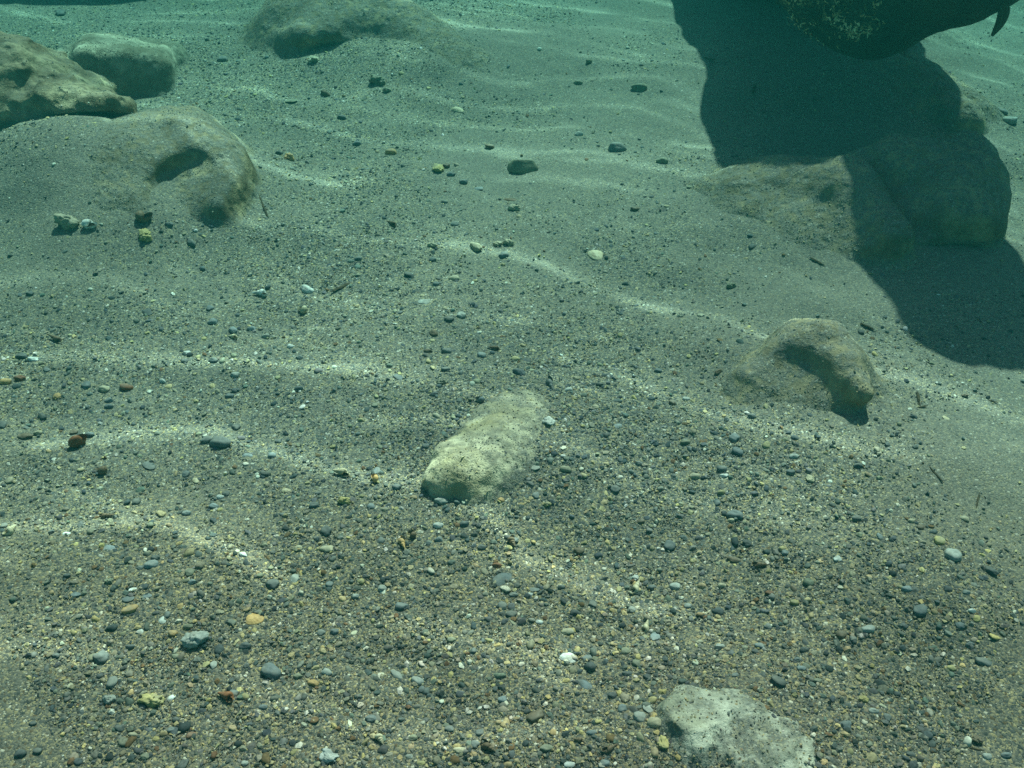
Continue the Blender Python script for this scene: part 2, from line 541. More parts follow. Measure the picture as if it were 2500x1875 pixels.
ROCKS = []     # (object, world verts, faces) for the sediment that lies on them
def rock(name, adds, cuts, mat, res=0.006, k=0.04, kc=0.02, noise=((9, 0.012), (30, 0.004)), seed=1, label=None, cat="rock", zmin=None, parent=None, bank=0.0):
    lo = np.min([f.box[0] for f in adds], 0) - 0.03; hi = np.max([f.box[1] for f in adds], 0) + 0.03
    if bank:
        lo[:2] -= bank * 1.2; hi[:2] += bank * 1.2
        gc = ground(np.array([lo[0], hi[0], lo[0], hi[0]]), np.array([lo[1], hi[1], hi[1], lo[1]]))
        lo[2] = gc.min() - 0.05
    n = np.maximum(((hi - lo) / res).astype(int), 4)
    ax = [np.linspace(lo[i], hi[i], n[i]) for i in range(3)]
    P = np.stack(np.meshgrid(*ax, indexing='ij'), -1)
    D = adds[0](P)
    for f in adds[1:]:
        D = smin(D, f(P), k)
    for fr, am in noise:
        D = D + am * fbm3(P[..., 0] * fr, P[..., 1] * fr, P[..., 2] * fr, seed, 2)
    if bank:
        gap = P[..., 2] - ground(P[:, :, 0, 0], P[:, :, 0, 1])[..., None] + 0.004
        kk = bank * (0.75 + 0.5 * fbm3(P[..., 0] * 8, P[..., 1] * 8, P[..., 2] * 0, seed + 60, 2))
        D = smin(D, gap, np.maximum(kk, 0.004))
    for f in cuts:
        D = -smin(-D, f(P), kc)
    # closed at the borders
    for i in range(3):
        s = [slice(None)] * 3
        s[i] = 0; D[tuple(s)] = np.maximum(D[tuple(s)], 1e-3)
        s[i] = -1; D[tuple(s)] = np.maximum(D[tuple(s)], 1e-3)
    ins = D < 0
    cn = np.zeros(np.array(D.shape) - 1, int); acc = np.zeros((*cn.shape, 3)); cnt = np.zeros(cn.shape)
    sl = lambda d: tuple(slice(d[i], D.shape[i] - 1 + d[i]) for i in range(3))
    corners = [(a, b, c) for a in (0, 1) for b in (0, 1) for c in (0, 1)]
    for ca in corners:
        for axis in range(3):
            if ca[axis] == 1:
                continue
            cb = list(ca); cb[axis] = 1
            da, db = D[sl(ca)], D[sl(tuple(cb))]
            cr = (da < 0) != (db < 0)
            t = np.where(cr, da / np.where(cr, da - db, 1), 0)
            p = [np.full(t.shape, float(ca[i])) for i in range(3)]
            p[axis] = t
            acc += np.where(cr[..., None], np.stack(p, -1), 0); cnt += cr
    act = cnt > 0
    idx = -np.ones(cn.shape, int); idx[act] = np.arange(act.sum())
    ijk = np.argwhere(act)
    cell = (hi - lo) / (n - 1)
    V = lo + (ijk + acc[act] / cnt[act][:, None]) * cell
    F = []
    for axis in range(3):
        b, c = [(1, 2), (2, 0), (0, 1)][axis]
        d0 = np.take(ins, range(0, D.shape[axis] - 1), axis); d1 = np.take(ins, range(1, D.shape[axis]), axis)
        e = np.argwhere(d0 != d1)
        e = e[(e[:, b] > 0) & (e[:, c] > 0) & (e[:, b] < D.shape[b] - 1) & (e[:, c] < D.shape[c] - 1)]
        flip = d1[tuple(e.T)]
        q = []
        for ob, oc in ((1, 1), (0, 1), (0, 0), (1, 0)):
            w = e.copy(); w[:, b] -= ob; w[:, c] -= oc
            q.append(idx[tuple(w.T)])
        q = np.stack(q, 1)
        q[flip] = q[flip][:, ::-1]
        F.append(q)
    F = np.concatenate(F)
    gap = V[:, 2] - ground(V[:, 0], V[:, 1])
    sed = np.exp(-np.maximum(gap, 0) / (0.010 + 0.05 * (hi - lo).min() * 0.5)) * (1 + 0.5 * fbm3(V[:, 0] * 30, V[:, 1] * 30, V[:, 2] * 30, seed + 5, 2))
    o = mesh_np(name, V, F, mat, parent=parent, col=np.repeat(np.clip(sed, 0, 1)[:, None], 3, 1))
    if label:
        tag(o, label, cat)
    ROCKS.append((V, F))
    return o

SAND_ROCK = make_rock_mat("sand_coated_rock", (0.33, 0.27, 0.15), (0.12, 0.10, 0.055), 0.15, 0.62)
PITTED = make_rock_mat("pitted_yellow_rock", (0.31, 0.265, 0.16), (0.13, 0.105, 0.06), 0.60, 1.15, 0.9, 0.6)
BLOCK = make_rock_mat("pale_rock", (0.30, 0.29, 0.21), (0.14, 0.135, 0.09), 0.8, 1.4, 0.4, 0.45)
PALE = make_rock_mat("pale_limestone", (0.54, 0.49, 0.33), (0.30, 0.26, 0.14), 0.55, 1.10, 0.4, 0.85)
WHITE = make_rock_mat("white_limestone", (0.56, 0.54, 0.42), (0.34, 0.33, 0.23), 1.0, 1.5, 0.35, 0.5)
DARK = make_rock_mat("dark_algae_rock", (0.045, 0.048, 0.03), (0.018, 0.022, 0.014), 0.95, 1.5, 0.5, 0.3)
CRUST = make_rock_mat("algae_crust", (0.17, 0.15, 0.075), (0.022, 0.026, 0.014), 1.2, 1.6, 1.4, 0.0)

def G(u, v, dz=0.0):
    p, _ = on_ground(u, v)
    return p + np.array((0, 0, dz))

# pitted yellowish boulder at the left edge
rock("boulder", [ell(at(-50, 235, 1.82), (0.20, 0.14, 0.110), 0, -0.2), ell(at(95, 240, 1.76), (0.135, 0.11, 0.070), 0.1, -0.38), ell(at(225, 262, 1.70), (0.075, 0.07, 0.032), -0.2, -0.3)],
     [ell(at(225, 318, 1.62), (0.10, 0.06, 0.022))], PITTED, bank=0.015, seed=3, k=0.05, noise=((9, 0.014), (28, 0.008), (80, 0.0025)),
     label="pitted yellowish boulder at the left edge, lying above the sand-coated boulder", cat="boulder")
# big sand-coated boulder with a hollow
rock("boulder", [ell(at(430, 405, 1.62), (0.120, 0.15, 0.092), 0.0, -0.25), ell(at(230, 410, 1.68), (0.20, 0.17, 0.075), 0.2), ell(at(543, 462, 1.53), (0.050, 0.09, 0.060)),
                 ell(at(345, 478, 1.50), (0.055, 0.05, 0.024))],
     [ell(at(455, 446, 1.462), (0.064, 0.085, 0.028), 0.25, 0.30), cap(at(385, 515, 1.385), at(425, 468, 1.44), 0.030), ell(at(545, 400, 1.43), (0.03, 0.04, 0.02))],
     SAND_ROCK, bank=0.05, seed=5, k=0.05, kc=0.025, noise=((8, 0.010), (26, 0.004)),
     label="large sand-coated boulder with a dark hollow in its rounded right end", cat="boulder")
# pale block behind it
rock("boulder", [rbox(at(318, 200, 2.10), (0.100, 0.12, 0.080), 0.10, 0.030, -0.16, -0.25), ell(at(225, 175, 2.12), (0.09, 0.08, 0.06))],
     [], BLOCK, bank=0.015, seed=8, k=0.04, noise=((9, 0.010), (30, 0.004)),
     label="pale grey-green block of rock behind the pitted yellowish boulder", cat="boulder")
# sand-covered mound with an overhang at the top
rock("rock", [ell(at(800, 62, 2.36), (0.17, 0.15, 0.085)), cap(at(860, 30, 2.40), at(1000, 95, 2.28), 0.06, 0.045), cap(at(1000, 95, 2.28), at(1140, 175, 2.12), 0.045, 0.02), cap(at(715, 100, 2.22), at(780, 95, 2.24), 0.035)],
     [ell(at(815, 140, 2.16), (0.075, 0.06, 0.022))], SAND_ROCK, bank=0.055, seed=12, k=0.06, kc=0.02,
     label="sand-covered rock with a dark overhang and a ridge at the top", cat="rock")
# long low rocks behind the shadow
rock("rock", [cap(at(2130, 190, 2.12), at(2250, 262, 1.96), 0.065, 0.06), cap(at(2250, 262, 1.96), at(2340, 292, 1.86), 0.055, 0.042)], [], SAND_ROCK, bank=0.055, seed=15, k=0.05,
     label="long low rock with a dark end, half in shadow behind the big shaded boulder", cat="rock")
rock("rock", [cap(at(2180, 140, 2.20), at(2290, 232, 2.02), 0.05, 0.045), ell(at(2345, 275, 1.93), (0.045, 0.05, 0.04))], [], SAND_ROCK, bank=0.055, seed=16, k=0.05,
     label="narrow sandy ridge of rock beside the lit sand at upper right", cat="rock")
# big shaded boulder
rock("boulder", [ell(at(2285, 500, 1.48), (0.098, 0.12, 0.095)), ell(at(2150, 455, 1.55), (0.09, 0.09, 0.060)), ell(at(2350, 470, 1.50), (0.055, 0.09, 0.080)), ell(at(2215, 395, 1.52), (0.045, 0.06, 0.035)), ell(at(2345, 400, 1.54), (0.055, 0.06, 0.035))],
     [ell(at(2290, 650, 1.36), (0.09, 0.06, 0.030))], SAND_ROCK, bank=0.06, seed=18, k=0.035,
     label="big rounded boulder standing wholly in the dark shadow", cat="boulder")
# sunlit low rock in front of it
rock("rock", [ell(at(1850, 485, 1.56), (0.085, 0.09, 0.055), -0.3), cap(at(1900, 470, 1.55), at(2060, 480, 1.50), 0.062, 0.060), cap(at(2060, 485, 1.50), at(2170, 590, 1.36), 0.06, 0.038), ell(at(2010, 540, 1.46), (0.12, 0.09, 0.040), -0.5)],
     [ell(at(1770, 560, 1.42), (0.05, 0.03, 0.02))], SAND_ROCK, bank=0.055, seed=21, k=0.05,
     label="low sand-coated rock in sunlight just left of the big shaded boulder", cat="rock")
# small rock with a dark hollow
rock("rock", [ell(at(1985, 913, 1.035), (0.070, 0.07, 0.052)), ell(at(1960, 850, 1.065), (0.030, 0.045, 0.028)), cap(at(2010, 878, 1.035), at(2105, 963, 0.955), 0.034, 0.016), cap(at(1835, 930, 1.010), at(1910, 905, 1.025), 0.016, 0.024)],
     [ell(at(1945, 928, 0.966), (0.044, 0.062, 0.030), 0.15)], SAND_ROCK, bank=0.042, res=0.0035, seed=25, k=0.03, kc=0.02, noise=((14, 0.007), (45, 0.0025)),
     label="small humped rock with a dark hollow, on the sandy slope at right", cat="rock")
# half-buried pale stone in the middle
rock("stone", [cap(G(1272, 1000, -0.034), G(1170, 1122, -0.027), 0.026, 0.044), ell(G(1108, 1158, -0.006), (0.034, 0.034, 0.025)), ell(G(1165, 1165, 0.002), (0.030, 0.022, 0.025), 0.3), cap(G(1230, 1020, -0.014), G(1100, 1115, -0.006), 0.014, 0.022), cap(G(1215, 1075, -0.012), G(1190, 1150, -0.008), 0.020, 0.026)],
     [], PALE, bank=0.040, res=0.0026, seed=31, k=0.022, kc=0.012, noise=((16, 0.005), (48, 0.0025), (120, 0.001)),
     label="pale yellowish stone half buried in the gravel at the centre", cat="stone")
# white flat stone at the lower right
rock("stone", [rbox(G(1795, 1790, -0.014), (0.066, 0.029, 0.016), math.radians(-29), 0.009, 0.02, -0.05), ell(G(1700, 1775, -0.008), (0.028, 0.034, 0.016)), ell(G(1905, 1860, -0.010), (0.032, 0.022, 0.018), -0.4), ell(G(1770, 1735, -0.008), (0.026, 0.016, 0.016))],
     [], WHITE, bank=0.022, res=0.0025, seed=35, k=0.014, kc=0.01, noise=((26, 0.006), (85, 0.0028)),
     label="flat white stone with sand-speckled top in the gravel at lower right", cat="stone")

# dark overhanging boulder at the upper right, its foot stands beyond the view
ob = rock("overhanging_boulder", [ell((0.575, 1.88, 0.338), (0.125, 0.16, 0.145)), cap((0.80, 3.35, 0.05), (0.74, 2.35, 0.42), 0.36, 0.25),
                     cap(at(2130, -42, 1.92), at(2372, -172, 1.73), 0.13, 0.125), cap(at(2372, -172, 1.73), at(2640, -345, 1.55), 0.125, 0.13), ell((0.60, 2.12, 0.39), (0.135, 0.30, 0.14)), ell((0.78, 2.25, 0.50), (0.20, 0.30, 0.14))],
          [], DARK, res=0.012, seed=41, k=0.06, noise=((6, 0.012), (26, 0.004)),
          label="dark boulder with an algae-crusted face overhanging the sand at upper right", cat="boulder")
def weed_crust():
    V, F = ROCKS[-1]
    a, b, c, d = [V[F[:, i]] for i in range(4)]
    n = np.cross(c - a, d - b); ar = np.linalg.norm(n, axis=1); n = n / (ar[:, None] + 1e-12)
    cen = (a + b + c + d) / 4
    q = (cen - np.array((0.575, 1.88, 0.338))) / np.array((0.135, 0.17, 0.155))
    near = (np.linalg.norm(q, axis=1) < 1.15) & (n[:, 1] < 0.35)
    # patches rather than an even coat
    pat = sstep(-0.25, 0.35, fbm3(cen[:, 0] * 16, cen[:, 1] * 16, cen[:, 2] * 16, 88, 3))
    w = ar * near * (0.15 + pat)
    k = rng.choice(len(F), 7000, p=w / w.sum())
    VV, FF, CC = [], [], []
    for i, j in enumerate(k):
        p = cen[j] + rng.normal(0, 0.003, 3); nn = n[j]
        t = rng.normal(size=3); t[2] -= 0.5; t -= nn * (t @ nn); t /= np.linalg.norm(t); sd = np.cross(nn, t)
        L = rng.uniform(0.003, 0.010); w0 = rng.uniform(0.0006, 0.0022); lift = rng.uniform(0.2, 0.9)
        pal = [(0.70, 0.58, 0.36), (0.40, 0.33, 0.16), (0.10, 0.10, 0.045), (0.025, 0.03, 0.016)]
        g = 0.5 + 0.5 * noise3(*[np.array([x * 34]) for x in p], 91)[0]
        col = np.array(pal[int(np.clip((1 - g) * 5.6 - 1.0 + rng.normal(0, 0.35), 0, 3))])
        base = len(VV)
        for s_ in (0, 0.5, 1):
            cc = p + t * L * s_ + nn * (0.001 + lift * L * (s_ - 0.45 * s_ * s_))
            ww = w0 * (1 - 0.75 * s_ ** 2)
            for e in (-1, 1):
                VV.append(cc + sd * ww * e + nn * rng.normal(0, 0.0006)); CC.append(col)
        for r_ in (0, 2):
            FF.append((base + r_, base + r_ + 1, base + r_ + 3, base + r_ + 2))
    crust = mesh_np("algae_crust", VV, FF, M_GRAVEL, parent=ob, col=np.array(CC))
    crust["label"] = "ragged pale and dark algae crust on the rounded end"
weed_crust()
tp = at(2216, 100, 1.80)
V_, F_ = tube([tp + (0, 0, 0.03), tp + (0.001, 0, 0), tp + (-0.001, 0.0, -0.012), tp + (0.0, 0.0, -0.026)], [0.0025, 0.0022, 0.0016, 0.0006], 6)
hs = mesh_np("weed_strand", V_, F_, M_TWIG, parent=ob)
def frond():
    top, bot = at(2452, 8, 1.62), at(2422, 88, 1.66)
    V, F = [], []
    n = 14
    for i in range(n + 1):
        t = i / n
        c = top * (1 - t) + bot * t + np.array((0.006 * math.sin(t * 3.2), 0, 0))
        w = 0.0135 * math.sin(math.pi * (0.12 + 0.86 * t)) ** 0.8 * (1 - 0.35 * t)
        th = 0.0035 * math.sin(math.pi * (0.1 + 0.85 * t))
        for k in range(8):
            a = 2 * math.pi * k / 8
            V.append(c + np.array((w * math.cos(a), th * math.sin(a) * 2 + 0.004 * math.cos(a) * math.sin(4 * t), 0.10 * w * math.cos(a))))
    for i in range(n):
        for k in range(8):
            k2 = (k + 1) % 8
            F.append((i * 8 + k, i * 8 + k2, (i + 1) * 8 + k2, (i + 1) * 8 + k))
    mesh_np("weed_frond", V, F, M_TWIG, parent=ob)["label"] = "dark leaf-shaped frond hanging from the underside at the far right"
frond()
# boulder whose shaded foot shows along the top left edge
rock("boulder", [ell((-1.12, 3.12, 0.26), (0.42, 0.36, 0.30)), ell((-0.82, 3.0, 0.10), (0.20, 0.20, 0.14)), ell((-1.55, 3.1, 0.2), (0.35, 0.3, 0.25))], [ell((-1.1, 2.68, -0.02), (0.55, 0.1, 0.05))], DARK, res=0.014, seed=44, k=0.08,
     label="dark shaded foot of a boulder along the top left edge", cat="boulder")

# ------------------------------------------------------------------ gravel and coarse sand that nobody could count
PAL = np.array([(0.040, 0.050, 0.053), (0.068, 0.084, 0.088), (0.105, 0.118, 0.114), (0.16, 0.165, 0.145), (0.24, 0.225, 0.165),
                (0.34, 0.29, 0.17), (0.42, 0.35, 0.17), (0.50, 0.485, 0.41), (0.15, 0.10, 0.055), (0.12, 0.15, 0.125)])
PALW = np.array([0.055, 0.11, 0.17, 0.20, 0.19, 0.12, 0.06, 0.04, 0.03, 0.03])

def stones(name, P, R, templates, mat, label, flat=(0.25, 0.8), sink=0.25, pal_bias=None, nrm=None):
    n = len(P)
    w = PALW if pal_bias is None else PALW * pal_bias
    ci = rng.choice(len(PAL), n, p=w / w.sum())
    colr = PAL[ci] * rng.uniform(0.75, 1.3, (n, 1)) * rng.uniform(0.93, 1.07, (n, 3))
    colr = colr * (1 + (WARM - 1) * warm_bed(P[:, 0], P[:, 1])[:, None])
    th = rng.uniform(0, 2 * math.pi, n); tx = rng.normal(0, 0.28, n); ty = rng.normal(0, 0.28, n)
    cz, sz, cx, sx, cy, sy = np.cos(th), np.sin(th), np.cos(tx), np.sin(tx), np.cos(ty), np.sin(ty)
    Z, O = np.zeros(n), np.ones(n)
    Rz = np.stack([np.stack([cz, -sz, Z], 1), np.stack([sz, cz, Z], 1), np.stack([Z, Z, O], 1)], 1)
    Rx = np.stack([np.stack([O, Z, Z], 1), np.stack([Z, cx, -sx], 1), np.stack([Z, sx, cx], 1)], 1)
    Ry = np.stack([np.stack([cy, Z, sy], 1), np.stack([Z, O, Z], 1), np.stack([-sy, Z, cy], 1)], 1)
    M = Ry @ Rx @ Rz
    S = np.stack([R * rng.uniform(0.85, 1.35, n), R * rng.uniform(0.65, 1.0, n), R * rng.uniform(*flat, n)], 1)
    which = rng.integers(0, len(templates), n)
    Vs, Fs, Cs, base = [], [], [], 0
    for k, (tv, tf) in enumerate(templates):
        s = np.where(which == k)[0]
        if not len(s):
            continue
        v = tv[None] * S[s][:, None, :]
        v = np.einsum('nij,nvj->nvi', M[s], v)
        c = P[s].copy()
        c[:, 2] += S[s][:, 2] * (1 - 2 * sink) * 0.6
        v = v + c[:, None, :]
        Vs.append(v.reshape(-1, 3))
        Fs.append((tf[None] + (np.arange(len(s)) * len(tv))[:, None, None] + base).reshape(-1, tf.shape[1]))
        Cs.append(np.repeat(colr[s], len(tv), 0))
        base += len(s) * len(tv)
    o = mesh_np(name, np.concatenate(Vs), np.concatenate(Fs), mat, smooth=(len(templates[0][0]) > 30), col=np.concatenate(Cs))
    tag(o, label, "gravel", kind="stuff")
    return o

def grain_templates(sub, k, amp):
    r = []
    v, f = ico(sub)
    for i in range(k):
        q = v * (1 + amp * fbm3(v[:, 0] * 1.3 + 5 * i, v[:, 1] * 1.3, v[:, 2] * 1.3, 50 + i, 2))[:, None]
        r.append((q, f))
    return r
octa = (np.array([(1, 0, 0), (-1, 0, 0), (0, 1, 0), (0, -1, 0), (0, 0, 1), (0, 0, -1)], float), np.array([(0, 2, 4), (2, 1, 4), (1, 3, 4), (3, 0, 4), (2, 0, 5), (1, 2, 5), (3, 1, 5), (0, 3, 5)]))
T_GRIT = []
for i in range(8):
    T_GRIT.append((octa[0] * (1.15 + rng.uniform(-0.35, 0.35, (6, 1))) + rng.uniform(-0.3, 0.3, (6, 3)), octa[1]))
v1, f1 = ico(1)[0], ico(1)[1]
def cut(v, k, lo=0.45, hi=0.85):
    q = v.copy()
    for _ in range(k):
        n = rng.normal(size=3); n /= np.linalg.norm(n)
        q = q - np.maximum(q @ n - rng.uniform(lo, hi), 0)[:, None] * n * 0.95
    return q
T_SMALL = [(cut(v1, 5) * (1 + rng.uniform(-0.12, 0.12, (len(v1), 1))), f1) for _ in range(12)]
T_MED = [(q if i % 2 else cut(q, 6), f) for i, (q, f) in enumerate(grain_templates(2, 10, 0.3))]

def scatter(n, r0, r1, power):
    """random points round the viewpoint, thinning out with distance"""
    u = rng.random(n)
    a = 2 - power
    r = (r0 ** a + u * (r1 ** a - r0 ** a)) ** (1 / a)
    th = math.pi / 2 + rng.uniform(-0.68, 0.68, n)
    x, y = r * np.cos(th), r * np.sin(th)
    k = rng.random(n) < gravelly(x, y)
    x, y = x[k], y[k]
    return np.stack([x, y, ground(x, y)], 1)

def off_rocks(P, r=0.004):
    return P

P = scatter(330000, 0.42, 4.2, 1.55)
d = np.hypot(P[:, 0], P[:, 1])
R = 0.00075 * np.exp(rng.normal(0, 0.40, len(P))) * (0.75 + 0.30 * d)
stones("coarse_sand", P, np.clip(R, 0.0005, 0.0030), T_GRIT, M_GRAVEL, "coarse mixed sand grains strewn over the seabed", flat=(0.5, 0.9), sink=0.2)
P = scatter(80000, 0.42, 4.2, 1.45)
R = 0.0019 * np.exp(rng.normal(0, 0.42, len(P)))
stones("gravel", P, np.clip(R, 0.0012, 0.0042), T_SMALL, M_GRAVEL, "fine mixed gravel of grey, tan and white stones on the seabed", sink=0.3)
P = scatter(4800, 0.42, 4.2, 1.35)
R = 0.0036 * np.exp(rng.normal(0, 0.22, len(P)))
stones("gravel", P, np.clip(R, 0.0025, 0.0054), T_MED, M_GRAVEL, "small rounded stones mixed through the gravel of the seabed", sink=0.35,
       pal_bias=np.array([1.2, 1.3, 1.2, 1, 0.8, 0.7, 0.6, 1.0, 1.4, 1]))
# grains lying on the rocks
ps = []
for V, F in ROCKS:
    a, b, c, d = [V[F[:, q]] for q in range(4)]
    nn = np.cross(c - a, d - b); ar = 0.5 * np.linalg.norm(nn, axis=1)
    if (((a + c) / 2 - V.mean(0)) * nn).sum() < 0:
        nn = -nn
    up = nn[:, 2] / (2 * ar + 1e-12)
    gap = a[:, 2] - ground(a[:, 0], a[:, 1])
    patch = sstep(-0.1, 0.5, fbm3(a[:, 0] * 22, a[:, 1] * 22, a[:, 2] * 22, 140, 3))
    w = ar * np.clip(up - 0.25, 0, 1) * (gap > -0.002) * (a[:, 2] < 0.3) * (0.15 + patch + 1.5 * np.exp(-np.maximum(gap, 0) / 0.012))
    n = int(min(w.sum() * 60000, 5000))
    if n < 10: continue
    k = rng.choice(len(F), n, p=w / w.sum())
    s_, t_ = rng.random((n, 1)), rng.random((n, 1))
    ps.append(a[k] * (1 - s_) * (1 - t_) + b[k] * s_ * (1 - t_) + c[k] * s_ * t_ + d[k] * (1 - s_) * t_)
P = np.concatenate(ps)
R = 0.00075 * np.exp(rng.normal(0, 0.38, len(P)))
stones("coarse_sand", P, np.clip(R, 0.0005, 0.0022), T_GRIT, M_GRAVEL, "sand grains that have settled on top of the rocks", flat=(0.5, 0.9), sink=0.2, pal_bias=np.array([0.0, 0.15, 0.6, 1.3, 1.7, 1.5, 1, 0.5, 0.5, 0.8]))

# ------------------------------------------------------------------ single pebbles, shells, fragments and twigs
COLS = {'K': (0.075, 0.084, 0.083), 'B': (0.118, 0.138, 0.140), 'b': (0.21, 0.24, 0.238), 'G': (0.15, 0.16, 0.15), 'L': (0.32, 0.33, 0.29),
        'W': (0.55, 0.56, 0.51), 'Y': (0.40, 0.33, 0.13), 'O': (0.46, 0.29, 0.12), 'R': (0.20, 0.085, 0.04), 'E': (0.40, 0.35, 0.23),
        'N': (0.20, 0.20, 0.13), 'C': (0.13, 0.095, 0.06)}
CNAME = {'K': 'dark slate', 'B': 'blue-grey', 'b': 'pale blue-grey', 'G': 'mid-grey', 'L': 'light grey', 'W': 'white', 'Y': 'yellowish', 'O': 'orange-tan',
         'R': 'rust-brown', 'E': 'beige', 'N': 'olive-grey', 'C': 'brown'}
ORIG = {1: (0, 0), 2: (825, 0), 3: (1650, 0), 4: (0, 620), 5: (825, 620), 6: (1650, 620), 7: (0, 1235), 8: (825, 1235), 9: (1650, 1235)}
